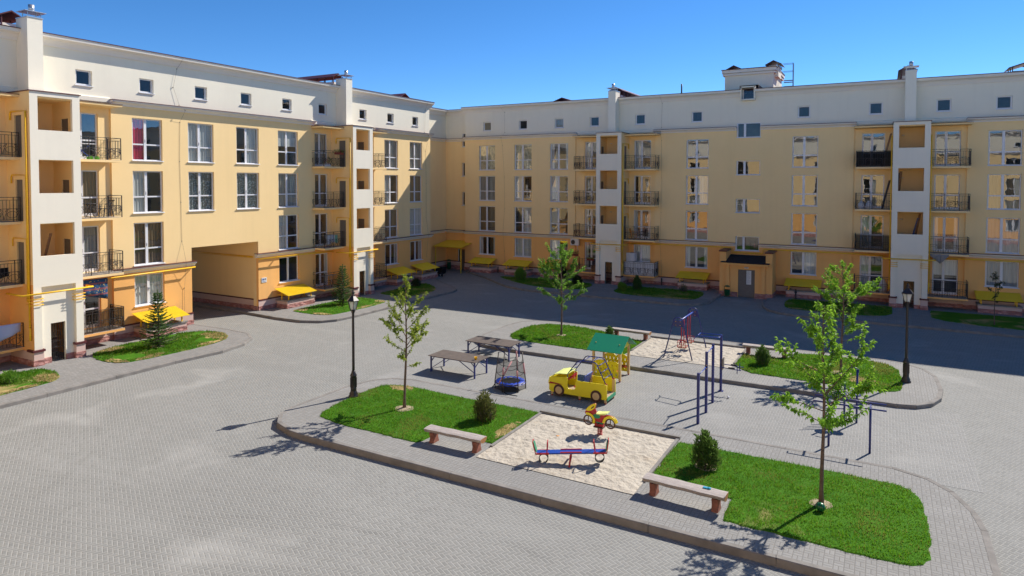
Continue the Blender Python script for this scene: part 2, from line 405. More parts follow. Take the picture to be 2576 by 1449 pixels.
plain('wood_plain', (.30, .17, .09), .7, .3, .25, 7); plain('flower_pink', (.55, .06, .22), .7, .2, .3); plain('flower_red', (.35, .02, .05), .7, .2, .3); plain('pot_brown', (.22, .05, .03), .7, .3)
plain('paper_white', (.70, .70, .69), .8, .2, .04); plain('ink_grey', (.22, .22, .24), .8, .2); plain('ink_blue', (.08, .16, .40), .8, .2); plain('bin_green', (.012, .10, .04), .5, .4, .1)
plain('floor_wood', (.38, .29, .20), .7, .3, .3, 12); plain('lamp_black', (.022, .017, .018), .35, .5, .15); plain('teal', (.01, .28, .45), .5, .4)
def bench_wood():
    b = NB('bench_wood'); p = b.obj(); g = b.noise(3.0, 5, .7, b.mapv(p, (.6, 9, 9))); n = b.noise(5, 3, .6, p)
    c = b.mix(b.ramp(g, .3, .7), (.26, .225, .21), (.42, .375, .35)); c = b.mix(b.ramp(n, .5, .75, 0, .5), c, (.48, .44, .41))
    b.bump(g, .6, .02); b.done('bench_wood', c, .75, .3)
bench_wood()
def log_end():
    b = NB('log_end'); p = b.obj(); w = b.n('TexWave', wave_type='RINGS', rings_direction='X'); w.inputs['Scale'].default_value = 7; w.inputs['Distortion'].default_value = 2; b.put(w.inputs['Vector'], p)
    b.done('log_end', b.mix(w.outputs[0], (.36, .19, .08), (.20, .09, .04)), .8, .2)
log_end()
def corrug():
    b = NB('canopy_sheet'); n = b.noise(2.2, 4, .6, b.pos()); b.done('canopy_sheet', b.mix(b.ramp(n, .3, .7), (.82, .57, .02), (.90, .64, .03)), .42, .45)
corrug()
# ------------------------------------------------------------------ buildings (all in a facade frame: x along, -y outwards, z up)
FL = [0.97, 3.93, 6.85, 9.84]
def block(name, label, loc, rot, cat='apartment building'):
    o = bpy.data.objects.new(name, None); COL.objects.link(o); o.location = loc; o.rotation_euler = (0, 0, rot)
    WORG[o.name] = (0, 0, 0); tag(o, label, cat); return o
def wall(mb, u0, u1, z0, z1, y, ops=(), mi=0, depth=.2):
    """wall sheet at y with rectangular openings (u0,u1,z0,z1) and reveals of the given depth"""
    us = sorted({u0, u1, *[c for o in ops for c in o[:2] if u0 < c < u1]}); zs = sorted({z0, z1, *[c for o in ops for c in o[2:4] if z0 < c < z1]})
    for a, b in zip(us, us[1:]):
        for c, d in zip(zs, zs[1:]):
            m = ((a + b) / 2, (c + d) / 2)
            if any(o[0] < m[0] < o[1] and o[2] < m[1] < o[3] for o in ops): continue
            mb.quad((a, y, c), (b, y, c), (b, y, d), (a, y, d), mi)
    for o in ops:
        a, b, c, d = max(o[0], u0), min(o[1], u1), max(o[2], z0), min(o[3], z1)
        if a >= b or c >= d: continue
        mb.quad((a, y, c), (a, y + depth, c), (a, y + depth, d), (a, y, d), mi); mb.quad((b, y, c), (b, y, d), (b, y + depth, d), (b, y + depth, c), mi)
        if d == o[3]: mb.quad((a, y, d), (a, y + depth, d), (b, y + depth, d), (b, y, d), mi)
        if c == o[2]: mb.quad((a, y, c), (b, y, c), (b, y + depth, c), (a, y + depth, c), mi)
WC = {}
def wmesh(key, fn):
    if key not in WC: WC[key] = fn()
    return WC[key]
def window(par, kind, u, z, w, h, y=0., cur='sheer', sill=True, name='window'):
    w = round(w, 2); h = round(h, 2)
    def frame():
        m = MB(); t = .065; a, b = .12, .18
        m.box(0, t, a, b, 0, h); m.box(w - t, w, a, b, 0, h); m.box(t, w - t, a, b, 0, t); m.box(t, w - t, a, b, h - t, h)
        mull = {'tall': .47, 'ground': .5, 'door': .45, 'stair': .35}.get(kind)
        if mull:
            x = w * mull; m.box(x - .06, x + .06, a + .002, b - .002, t, h - t)
            if kind in ('tall', 'door'):
                zb = h * (.385 if kind == 'tall' else .41)
                m.box(t, x - .06, a + .006, b - .006, zb - .04, zb + .04); m.box(x + .06, w - t, a + .006, b - .006, zb - .04, zb + .04)
            # opening sash
            if kind == 'door':
                m.box(t, w - t, a + .008, b - .01, t, t + .10)
            if kind != 'stair':
                m.box(t, t + .035, a - .012, b - .02, t, h - t); m.box(x - .095, x - .06, a - .012, b - .02, t, h - t)
                m.box(x - .02, x + .02, a - .035, a + .001, h * .45, h * .52)
            else: m.box(t, t + .04, a - .012, b - .02, t, h - t); m.box(x - .10, x - .06, a - .012, b - .02, t, h - t)
        else: m.box(t, t + .03, a - .01, b - .02, t, h - t); m.box(w - t - .03, w - t, a - .01, b - .02, t, h - t); m.box(t, w - t, a - .01, b - .02, t, t + .03)
        # room behind the glass
        d = 2.6; x0, x1, z0, z1 = -.25, w + .25, -.35, h + .25
        m.quad((x0, d, z0), (x1, d, z0), (x1, d, z1), (x0, d, z1), 1); m.quad((x0, .2, z0), (x0, d, z0), (x0, d, z1), (x0, .2, z1), 1)
        m.quad((x1, .2, z0), (x1, d, z0), (x1, d, z1), (x1, .2, z1), 1); m.quad((x0, .2, z0), (x1, .2, z0), (x1, d, z0), (x0, d, z0), 1); m.quad((x0, .2, z1), (x1, .2, z1), (x1, d, z1), (x0, d, z1), 1)
        return m.mesh('window_frame', ['upvc_white', 'room_dark'])
    wo = bpy.data.objects.new(name, wmesh(('f', kind, w, h), frame)); COL.objects.link(wo); wo.parent = par; wo.location = (u, y, z); WORG[wo.name] = (0, 0, 0)
    def pane():
        m = MB(); m.quad((.05, .15, .05), (w - .05, .15, .05), (w - .05, .15, h - .05), (.05, .15, h - .05)); return m.mesh('pane', ['clear_glass' if clear else 'window_glass'])
    clear = kind == 'attic' or (kind == 'stair' and z > 12); link('pane', wmesh(('p', kind, w, h, clear), pane), wo)
    if sill:
        def sl():
            m = MB(); m.prism([(.121, .035), (-.07, .0), (-.07, -.035), (.121, -.035)], lambda a, b, d: (d, a, b), -.05, w + .05); return m.mesh('sill', ['upvc_white'])
        link('sill', wmesh(('s', w), sl), wo)
    if cur and cur != 'none':
        mats = {'sheer': 'curtain_sheer', 'half': 'curtain_sheer', 'crimson': 'curtain_crimson', 'grey': 'curtain_grey', 'brown': 'curtain_brown', 'blind': 'curtain_white', 'lace': 'curtain_lace', 'foil': 'curtain_foil', 'side': 'curtain_white', 'hang': 'curtain_sheer'}
        def cu():
            m = MB(); rr = random.Random(hash((cur, kind)) % 1000 + int(w * 100))
            spans = {'half': [(.04, .46)], 'crimson': [(.05, .47)], 'side': [(.03, .2), (.82, .97)], 'hang': [(.52, .97)]}.get(cur, [(.03, .97)])
            for s0, s1 in spans:
                n = int((s1 - s0) * w / .035); z0 = h * .55 if cur == 'blind' else .04; vs = []
                for i in range(n + 1):
                    x = w * (s0 + (s1 - s0) * i / n); yy = .235 + (.028 * sin(i * 1.15 + rr.random()) if cur != 'blind' else 0)
                    vs += [(x, yy, z0), (x + .006 * sin(i), yy, h - .03)]
                m.add(vs, [(2 * i, 2 * i + 2, 2 * i + 3, 2 * i + 1) for i in range(n)], 0, True)
            return m.mesh('curtain', [mats[cur]], fix=False)
        link('curtain', wmesh(('c', cur, kind, w, h), cu), wo)
    return wo
def cornice(mb, u0, u1, z, prof, y=0., mi=0, cap=None):
    mb.prism([(y + a, z + b) for a, b in prof], lambda a, b, d: (d, a, b), u0, u1, mi)
    if cap is not None:
        mb.box(u0 - .02, u1 + .02, y + min(a for a, b in prof) - .03, y + .15, z + max(b for a, b in prof) + .002, z + max(b for a, b in prof) + .035, cap)
P1 = [(.1, 0), (-.05, 0), (-.07, .07), (-.16, .13), (-.22, .16), (-.24, .25), (.1, .25)]
P2 = [(.12, 0), (-.06, 0), (-.09, .09), (-.2, .17), (-.28, .19), (-.30, .27), (.12, .27)]
P3 = [(.1, 0), (-.06, 0), (-.1, .13), (-.2, .27), (-.36, .35), (-.40, .37), (-.42, .52), (.1, .52)]

def railing(par, u0, u1, yf, z, left=True, right=True, y0=.12):
    m = MB(); H = 1.13; r = .011
    def run(p, q):
        p = Vector(p); q = Vector(q); L = (q - p).length; d = (q - p) / L; Z = Vector((0, 0, 1))
        P = lambda t, h: p + d * t + Z * h
        m.bar(P(0, H), P(L, H), .042, .024)
        for h in (1.0, .60, .10): m.bar(P(0, h), P(L, h), .018, .018)
        n = max(3, int(L / .14))
        for i in range(n + 1):
            t = L * i / n; full = i in (0, n) or (i % 6 == 0 and L > 1.2)
            m.bar(P(t, -.02 if full else .10), P(t, H if full else 1.0), .03 if full else .013)
        k = max(1, round(L / .62)); s = L / k
        for i in range(k):
            c = s * (i + .5)
            m.tube([P(c + .21 * cos(a * pi / 8), .33 + .15 * sin(a * pi / 8)) for a in range(16)], r, n=4, closed=True)
            for sg in (-1, 1):
                m.tube([P(c + sg * (.31 - .16 * (1 - cos(a / 6 * pi / 2))), .12 + .47 * a / 6) for a in range(7)], r, n=4)
                m.tube([P(c + sg * (.16 + .13 * sin(a / 5 * pi / 2)), .60 - .16 * a / 5) for a in range(6)], r, n=4)
    run((u0 + .03, yf + .04, z), (u1 - .03, yf + .04, z))
    if left: run((u0 + .03, y0 - .02, z), (u0 + .03, yf + .06, z))
    if right: run((u1 - .03, yf + .06, z), (u1 - .03, y0 - .02, z))
    return m.build('railing', 'iron_dark', par)
def balcony(par, u0, u1, yf, z, left=True, right=True, net=None, edge=0):
    m = MB(); m.box(u0, u1, yf, .119, z - .13, z - .012, 0); m.box(u0 + .01, u1 - .01, yf + .01, .118, z - .012, z, 1)
    b = m.build('balcony', [('trim_plaster' if edge else 'yellow_plaster') if z > 2 else 'orange_plaster', 'floor_grey'], par)
    railing(b, u0, u1, yf, z, left, right)
    if net:
        k = MB(); y = yf + .075; k.quad((u0 + .06, y, z + .03), (u1 - .05, y, z + .03), (u1 - .05, y, z + 1.09), (u0 + .06, y, z + 1.09))
        if left: k.quad((u0 + .06, y, z + .03), (u0 + .06, .1, z + .03), (u0 + .06, .1, z + 1.09), (u0 + .06, y, z + 1.09))
        if right: k.quad((u1 - .06, y, z + .03), (u1 - .06, .1, z + .03), (u1 - .06, .1, z + 1.09), (u1 - .06, y, z + 1.09))
        k.build('railing_net', net, b, fix=False)
    return b

def tower(par, u0, u1, D, pipe='L', dark=None, boards=()):
    """projecting loggia tower with three openings, a niche with a gate at the bottom, and footings"""
    yf = -D; a, b = u0 + .34, u1 - .34; m = MB(); T = .16
    ops = [(a, b, 11.1, 12.65), (a, b, 8.16, 9.72), (a, b, 5.22, 6.75), (a, b, -.02, 3.80)]
    wall(m, u0, u1, 0, 12.86, yf, ops, 0, T)
    ga, gb = u0 + .78, u0 + 1.42
    wall(m, a, b, 0, 3.80, yf + T, [(ga, gb, -.02, 2.0)], 0, .22)             # niche back wall
    # inner faces of the front wall
    wall(m, u0 + T, u1 - T, 3.9, 12.8, yf + T + .003, [o for o in ops[:3]], 1, .001)
    for s, x, xi in ((-1, u0, u0 + T), (1, u1, u1 - T)):
        dops = [(yf + .75, yf + 1.4, z, z + 1.95) for z in FL[1:]]
        for (p, q) in ((x, 0), (xi, 1)):
            us = sorted({yf, .125, *[c for o in dops for c in o[:2]]}); zs = sorted({0., 3.93, 12.86, *[c for o in dops for c in o[2:4]]})
            for y0, y1 in zip(us, us[1:]):
                for z0, z1 in zip(zs, zs[1:]):
                    my, mz = (y0 + y1) / 2, (z0 + z1) / 2
                    if any(o[0] < my < o[1] and o[2] < mz < o[3] for o in dops): continue
                    yy0 = max(y0, yf + .002)
                    m.quad((p, yy0, z0), (p, y1, z0), (p, y1, z1), (p, yy0, z1), 2 if (z1 <= 3.94) else 1)
        for o in dops:
            m.quad((x, o[0], o[2]), (xi, o[0], o[2]), (xi, o[0], o[3]), (x, o[0], o[3]), 1); m.quad((x, o[1], o[2]), (xi, o[1], o[2]), (xi, o[1], o[3]), (x, o[1], o[3]), 1); m.quad((x, o[0], o[3]), (xi, o[0], o[3]), (xi, o[1], o[3]), (x, o[1], o[3]), 1)
    for z in FL[1:] + [12.72]: m.box(u0 + T, u1 - T, yf + T + .004, .12, z - .14, z, 1)
    m.quad((u0 + T, .118, .2), (u1 - T, .118, .2), (u1 - T, .118, 12.6), (u0 + T, .118, 12.6), 1)
    m.box(u0 + T, u1 - T, yf + T + .3, .1, 0.0, .16, 4)
    m.box(u0 - .05, u1 + .05, yf - .05, -.08, 12.862, 12.90, 3)                # top flashing
    m.box(u0 - .0, u1 + .0, yf - .0, -.1, 12.90, 12.93, 0)
    t = m.build('loggia_tower', ['white_plaster', 'yellow_plaster', 'orange_plaster', 'burgundy_metal', 'concrete'], par, fix=False)
    for x0, x1 in ((u0, a), (b, u1)):
        f = MB(); f.box(x0 - .07, x1 + .05, yf - .07, yf + .5, 0, .42, 0); f.box(x0 - .05, x1 + .03, yf - .05, yf + .5, .42, .80, 1); f.box(x0 - .10, x1 + .08, yf - .10, yf + .5, .80, .90, 2); f.build('footing', ['pink_rock', 'pink_plaster', 'burgundy_metal'], t)
    for x0, x1 in ((a + .06, ga), (gb, b - .06)): f = MB(); f.box(x0, x1, yf + .12, yf + .2, 0, .42, 0); f.build('plinth', 'pink_rock', t)
    for xs in ((u0 - .055, u0 - .001), (u1 + .001, u1 + .055)): f = MB(); f.box(*xs, yf + .5, .1, 0, .42, 0); f.box(xs[0] + .02 if xs[0] < u0 else xs[0], xs[1] if xs[0] < u0 else xs[1] - .02, yf + .5, .1, .42, .80, 1); f.build('plinth', ['pink_rock', 'pink_plaster'], t)
    g = MB(); y = yf + T + .13
    g.box(ga, ga + .03, y, y + .03, .16, 2.0); g.box(gb - .03, gb, y, y + .03, .16, 2.0)
    for i in range(7): x = ga + .06 + i * (gb - ga - .12) / 6; g.bar((x, y + .015, .16), (x, y + .015, 1.98), .014)
    for z in (.22, .8, 1.1, 1.95): g.bar((ga, y + .015, z), (gb, y + .015, z), .02)
    for k in range(3): g.tube([((ga + gb) / 2 + .16 * cos(q * pi / 6), y + .01, .45 + k * .5 + .14 * sin(q * pi / 6)) for q in range(12)], .008, n=4, closed=True)
    g.build('gate', 'iron_dark', t)
    for s, x in ((-1, u0), (1, u1)):
        for z in FL[1:]:
            d = MB(); xm = x + (T * .55 if s < 0 else -T * .55); d.box(xm - .025, xm + .025, yf + .76, yf + 1.39, z, z + 1.94); d.box(xm + s * .025, xm + s * .05, yf + .8, yf + .83, z + .95, z + 1.08)
            d.build('door', 'grey_door', t)
    for z in FL[1:]:
        l = MB(); l.lathe([(.02, .06), (.09, .05), (.1, .02), (.06, 0)], (u0 + T + .45, .02, z + 2.2), 12); l.build('wall_lamp', 'plastic_white', t)
    for i, (z, x0, x1, zt, mat) in enumerate(boards):
        w = MB(); w.bar((x0, yf + 1.3, z), (x1, yf + 1.0, zt), .16, .03); tag(w.build('leaning_plank', mat, t), None)
    # chimney shaft above
    c = MB(); uc = u0 + .84 if D > 2 else u0 + 1.0
    c.box(uc - .33, uc + .33, -.92, .098, 12.935, 16.45, 0); c.box(uc - .36, uc + .36, -.95, .09, 16.45, 16.49, 1)
    c.box(uc - .55, uc + .5, -1.1, -.1, 12.935, 12.965, 2)
    for dx in (-.28, .28):
        for dy in (-.88, -.42): c.bar((uc + dx, dy, 16.48), (uc + dx, dy, 16.72), .03, mi=1)
    for k in range(7): c.bar((uc - .28 + k * .093, -.88, 16.48), (uc - .28 + k * .093, -.88, 16.7), .012, mi=1)
    c.box(uc - .46, uc + .46, -1.03, -.2, 16.72, 16.75, 1); c.lathe([(.13, 16.75), (.13, 17.1)], (uc, -.62, 0), 14, 1)
    c.build('chimney', ['white_plaster', 'galvanised', 'burgundy_metal'], par)
    # gas pipes round the tower
    g = MB(); zt = 3.5; yp = yf - .09; r = .042
    g.tube([(u0 - .55, yf + 1.2, zt + .03), (u0 - .5, yp, zt), (u1 + .42, yp, zt + .03), (u1 + .42, yf + .5, zt + .03)], r, n=8)
    for k, z in enumerate((3.28, 3.14, 3.0)):
        for xa, xb in ((u0, a), (b, u1)):
            g.tube([(xa - .08, yf + .5, z), (xa - .08, yp + .03, z - .02), (xb + .05, yp + .03, z - .02), (xb + .05, yf + .22, z)], .02, n=6)
    sides = ((-1, u0),) if pipe == 'L' else ((1, u1),) if pipe == 'R' else ((-1, u0), (1, u1))
    for s, x in sides:
        for k in range(3):
            xx = x + s * .07; yy = yf + .22 + k * .07; top = (11.95, 9.0, 6.05)[k]
            zb = (1.7, 3.28, 3.14)[k]
            g.tube([(xx, yy, zb), (xx, yy, top), (xx, yf + 1.55, top + .02), (xx, yf + 1.62, top - .1), (xx, yf + 1.62, top - .38)], (.042, .036, .03)[k], n=6)
        g.tube([(x + s * .07, yf + .2, 1.95), (x + s * .07, yf + .2, 1.35)], .05, n=8)
    g.build('gas_pipe', 'pipe_yellow', t)
    return t

def gable_vent(par, u0, u1, y0, y1, z, h=.55, name='roof_vent'):
    """small gabled sheet roof on posts above a plastered shaft; ridge along y"""
    m = MB(); um = (u0 + u1) / 2
    for s, ue in ((-1, u0), (1, u1)):
        m.prism([(um, z + h + .32), (ue, z + h), (ue, z + h - .05), (um, z + h + .25)], lambda a, b, d: (a, d, b), y0, y1, 0)
    for a in (u0 + .22, u1 - .22):
        k = max(2, int((y1 - y0) / .9))
        for i in range(k + 1):
            y = y0 + .15 + (y1 - y0 - .3) * i / k; m.bar((a, y, z - .05), (a, y, z + h + .02), .05, mi=0)
    m.box(u0 + .25, u1 - .25, y0 + .2, y1 - .2, z - .8, z + .12, 1)
    return m.build(name, ['burgundy_metal', 'white_plaster'], par)
# ------------------------------------------------------------------ left building (sunlit), facade plane x = -36.15
LB = block('apartment_building', 'sunlit cream and yellow apartment block on the left with the drive-through passage', (-36.15, 0, 0), pi / 2)
RB = block('apartment_building', 'shaded yellow apartment block across the back with the grey entrance porch and roof block', (0, 54.4, 0), 0)

TALL = [(9.88, 2.35), (6.96, 2.35), (4.04, 2.38)]; GZ = (1.77, 1.73)
def bays(par, mains, zones, cols, doors, att, passage=None, extra=(), eave_gap=None, depth=13):
    """mains/zones: (u0,u1); cols: (u,w,[styles for 4th,3rd,2nd,ground]); doors: (u,w,[styles])"""
    allu0 = min(a for a, b in mains + zones); allu1 = max(b for a, b in mains + zones)
    wins = []
    for u, w, st in cols:
        for (z, h), s in zip(TALL + [GZ], st):
            if s is None: continue
            wins.append((u, w, z, h, 'ground' if z < 3 else 'tall', s, 0.))
    for u, w, st in doors:
        for f, s in zip(FL[::-1], st):
            if s is not None: wins.append((u, w, f + .03, 2.42, 'door', s, .12))
    for e in extra: wins.append(e)
    m = MB(); plinth = MB(); tr = MB()
    def ops(u0, u1, y):
        return [(w[0], w[0] + w[1], w[2], w[2] + w[3]) for w in wins if abs(w[6] - y) < .05 and w[0] > u0 - .01 and w[0] + w[1] < u1 + .01]
    for (lst, y) in ((mains, 0.), (zones, .12)):
        for u0, u1 in lst:
            o = ops(u0, u1, y); g = list(o)
            if passage and u0 < passage[0] < u1: g.append((passage[0], passage[1], -1, passage[2])); o = o + [(passage[0], passage[1], -1, passage[2])]
            wall(m, u0, u1, 0, 3.93, y, g, 1, .2); wall(m, u0, u1, 3.93, 12.86, y, o, 0, .2)
            if y == 0.:
                for ue in (u0, u1): m.quad((ue, 0, 0), (ue, .125, 0), (ue, .125, 3.93), (ue, 0, 3.93), 1); m.quad((ue, 0, 3.93), (ue, .125, 3.93), (ue, .125, 12.86), (ue, 0, 12.86), 0)
            parts = [(u0, u1)] if not (passage and u0 < passage[0] < u1) else [(u0, passage[0]), (passage[1], u1)]
            for a, b in parts:
                plinth.box(a - (.05 if y == 0 else 0), b + (.05 if y == 0 else 0), y - .06, y - .001, 0, .42, 0); plinth.box(a - (.03 if y == 0 else 0), b + (.03 if y == 0 else 0), y - .035, y - .001, .42, .79, 1)
                plinth.box(a - (.05 if y == 0 else 0), b + (.05 if y == 0 else 0), y - .06, y - .001, .79, .87, 2)
    # attic
    ao = [(u, u + w, z, z + h) for u, w, z, h in att] + [(w[0], w[0] + w[1], w[2], w[2] + w[3]) for w in wins if w[2] < 12.86 < w[2] + w[3]]
    wall(m, allu0, allu1, 12.86, 15.6, .1, ao, 2, .2)
    led = [(allu0, allu1)]
    for w in wins:
        if w[2] < 12.86 < w[2] + w[3]: led = [q for p in led for q in ([p] if not p[0] < w[0] < p[1] else [(p[0], w[0]), (w[0] + w[1], p[1])])]
    for a, b in led: m.quad((a, .1, 12.861), (b, .1, 12.861), (b, -.02, 12.861), (a, -.02, 12.861), 2)
    for u0, u1 in zones: m.prism([(.1, 13.2), (-.02, 13.14), (-.02, 12.93), (.1, 12.93)], lambda a, b, d: (d, a, b), u0, u1, 2)
    # end walls and back
    for ue in (allu0, allu1):
        m.quad((ue, .1, 12.86), (ue, depth, 12.86), (ue, depth, 16.0), (ue, .1, 16.0), 2); m.quad((ue, .02, 3.93), (ue, depth, 3.93), (ue, depth, 12.86), (ue, .02, 12.86), 0); m.quad((ue, .02, 0), (ue, depth, 0), (ue, depth, 3.93), (ue, .02, 3.93), 1)
    if passage:
        p0, p1, zt = passage; wall(m, allu0, allu1, 0, 16, depth, [(p0, p1, -1, zt)], 0, .01)
        for ue, s in ((p0, -1), (p1, 1)):
            m.quad((ue, .2, 0), (ue, .5, 0), (ue, .5, zt), (ue, .2, zt), 0); x2 = ue + s * .14
            m.quad((ue, .5, 0), (x2, .5, 0), (x2, .5, zt), (ue, .5, zt), 0); m.quad((x2, .5, 0), (x2, depth, 0), (x2, depth, zt), (x2, .5, zt), 0)
            plinth.box(x2 - .05, x2 + .05, .52, depth, 0, .42, 0); plinth.box(x2 - .03, x2 + .03, .52, depth, .42, .79, 1); plinth.box(x2 - .05, x2 + .05, .52, depth, .79, .87, 2)
            plinth.box(ue - (.0 if s > 0 else .0) - (.05 if s > 0 else -.001), ue + (.05 if s < 0 else -.001), -.055, .5, 0, .42, 0)
        m.quad((p0 - .14, 0, zt), (p1 + .14, 0, zt), (p1 + .14, depth, zt), (p0 - .14, depth, zt), 0)
    else: m.quad((allu0, depth, 0), (allu1, depth, 0), (allu1, depth, 16), (allu0, depth, 16), 0)
    m.build('wall', ['yellow_plaster', 'orange_plaster', 'cream_plaster'], par, fix=False)
    plinth.build('plinth', ['pink_rock', 'pink_plaster', 'burgundy_metal'], par)
    for u0, u1 in mains:
        a, b = u0 - .05, u1 + .15
        cuts = [(a, b)]
        if passage and u0 < passage[0] < u1: cuts = [(a, passage[0] - .02 + .2), (passage[1] - .2, b)]
        gaps = [w for w in wins if w[4] == 'stair' and u0 < w[0] < u1]
        def split(iv, g):
            o = []
            for p, q in iv: o += [(p, q)] if not (p < g[0] < q) else [(p, g[0]), (g[0] + g[1], q)]
            return o
        c1 = cuts; c2 = [(a, b)]
        for g in gaps:
            if g[2] < 3.9 < g[2] + g[3]: c1 = split(c1, g)
            if g[2] < 13 < g[2] + g[3]: c2 = split(c2, g)
        for p, q in c1: cornice(tr, p, q, 3.68, P1, 0, 0, 1)
        for p, q in c2: cornice(tr, p, q, 12.80, P2, 0, 0, 1)
    ev = [(allu0 - .25, allu1 + .25)]
    if eave_gap: ev = [(ev[0][0], eave_gap[0]), (eave_gap[1], ev[0][1])]
    for p, q in ev: cornice(tr, p, q, 15.42, P3, .1, 0, 1)
    tr.build('cornice', ['trim_plaster', 'burgundy_metal'], par)
    r = MB(); r.quad((allu0 - .2, -.3, 15.99), (allu1 + .2, -.3, 15.99), (allu1 + .2, 6, 16.3), (allu0 - .2, 6, 16.3)); r.quad((allu0 - .2, 6, 16.3), (allu1 + .2, 6, 16.3), (allu1 + .2, depth, 15.99), (allu0 - .2, depth, 15.99)); r.build('roof', 'roof_metal', par, fix=False)
    for u, w, z, h, kind, s, y in wins: window(par, kind, u, z, w, h, y, s, sill=(kind != 'door'), name='balcony_door' if kind == 'door' else 'window')
    for i, (u, w, z, h) in enumerate(att): window(par, 'attic', u, z, w, h, .1, ('none', 'none', 'grey', 'none', 'none', 'none', 'none')[i % 7] if u < -25 or par is LB and i == 12 else 'none')

L_mains = [(-12.0, 13.4), (20.61, 34.92), (41.6, 49.28)]; L_zones = [(13.4, 20.61), (34.92, 41.6)]
L_cols = [(21.75, 1.75, ['crimson', 'half', 'brown', 'sheer']), (25.11, 1.73, ['sheer', 'lace', None, None]), (28.49, 1.75, ['hang', 'lace', None, None]), (31.84, 1.76, ['blind', 'grey', 'half', 'none']),
          (42.92, 1.75, ['grey', 'half', 'brown', 'side']), (46.28, 1.78, ['grey', 'brown', 'sheer', 'side']),
          (-8., 1.75, ['grey', 'half', 'brown', 'side']), (-4.2, 1.75, ['sheer', 'half', 'grey', 'side']), (2., 1.75, ['sheer', 'lace', 'grey', 'side']), (6., 1.75, ['sheer', 'lace', 'grey', 'side']), (9.6, 1.75, ['sheer', 'lace', 'grey', 'side'])]
L_doors = [(13.55, 1.1, ['grey', 'sheer', 'half', 'brown']), (18.52, 1.48, ['half', 'brown', 'grey', 'none']), (35.30, 1.30, ['grey', 'brown', 'none', 'side']), (39.75, 1.45, ['grey', 'brown', 'sheer', 'half'])]
L_att = [(u, .82, 13.68, .79) for u in (-7.5, -3., 2., 6., 9.6, 12.6, 18.92, 22.27, 25.68, 28.95, 32.34, 35.71, 40.05, 43.43, 46.80)]
bays(LB, L_mains, L_zones, L_cols, L_doors, L_att, passage=(25.24, 30.10, 4.76))
tower(LB, 15.78, 17.96, 2.05, 'L', boards=[(5.0, 16.9, 17.05, 6.2, 'wood_plain')])
tower(LB, 36.97, 39.13, 2.05, 'L')
L_BAL = [(13.75, 15.78, True, False, [None, None, None, None]), (17.96, 20.5, False, True, ['net_brown', None, None, None]), (34.95, 36.97, True, False, [None, None, None, None]), (39.13, 41.8, False, True, [None, None, None, None])]
def all_balconies(par, spec, yf, tops=True):
    for u0, u1, l, r, nets in spec:
        for k, z in enumerate(FL): balcony(par, u0, u1, yf, z, l, r, nets[k])
        c = MB(); c.box(u0 - .1, u1 + .05, yf - .02, .118, 12.62, 12.72, 0); c.box(u0 - .12, u1 + .07, yf - .05, .117, 12.722, 12.745, 1); c.build('balcony_roof', ['yellow_plaster', 'burgundy_metal'], par)
all_balconies(LB, L_BAL, -1.15)
def pipe_run(par, pts, r=.038, name='gas_pipe'):
    g = MB(); g.tube(pts, r, n=8)
    for a, b in zip(pts, pts[1:]):
        a = Vector(a); b = Vector(b)
        if (b - a).length > 2.5:
            for k in range(1, int((b - a).length / 1.6)): p = a.lerp(b, k / int((b - a).length / 1.6)); g.box(p.x - .015, p.x + .015, p.y - .02, 0, p.z - .05, p.z + .05)
    g.build(name, 'pipe_yellow', par)
pipe_run(LB, [(18.3, -.25, 3.52), (20.6, -.33, 3.58), (25.25, -.33, 3.62), (25.3, .1, 3.62)])
pipe_run(LB, [(30.22, 13, 3.7), (30.18, .3, 3.66), (29.95, -.32, 3.62), (34.9, -.33, 3.58), (36.7, -.3, 3.54)])
def cable(par, pts):
    g = MB(); g.tube(pts, .006, n=4)
    for p in pts[1:-1]: g.box(p[0] - .02, p[0] + .02, p[1], p[1] + .05, p[2] - .02, p[2] + .02)
    g.build('lightning_cable', 'cable_grey', par)
cable(LB, [(24.65, -.35, 15.9), (24.5, .04, 15.3), (24.25, .04, 14.2), (24.6, .02, 13.2), (24.75, -.32, 12.9), (24.6, -.018, 12.2), (24.55, -.018, 9.9), (24.6, -.018, 7.5), (24.62, -.018, 5.2), (24.7, -.27, 3.95), (24.72, -.045, 2.4), (24.7, -.045, .9)])
cable(LB, [(48.5, -.35, 15.9), (48.6, .04, 15.2), (48.5, .03, 13.2), (48.6, -.32, 12.9), (48.55, -.018, 11.5), (48.62, -.018, 8.6), (48.6, -.018, 5.5), (48.6, -.27, 3.95), (48.6, -.045, 1.9)])
gable_vent(LB, 38.55, 39.75, 1.45, 7.0, 16.45, .5)
gable_vent(LB, 16.1, 17.3, 1.4, 6.0, 16.38, .42)
gable_vent(LB, 47.0, 48.2, 1.5, 4.5, 16.05, .33)
# wall sign beside the passage
m = MB(); m.box(30.33, 30.75, -.03, -.003, 1.98, 2.3, 0); m.box(30.38, 30.52, -.034, -.03, 2.12, 2.24, 1); m.box(30.56, 30.70, -.034, -.03, 2.14, 2.24, 2); m.box(30.38, 30.68, -.034, -.03, 2.04, 2.07, 1); m.build('wall_sign', ['paper_white', 'ink_blue', 'ink_grey'], LB)

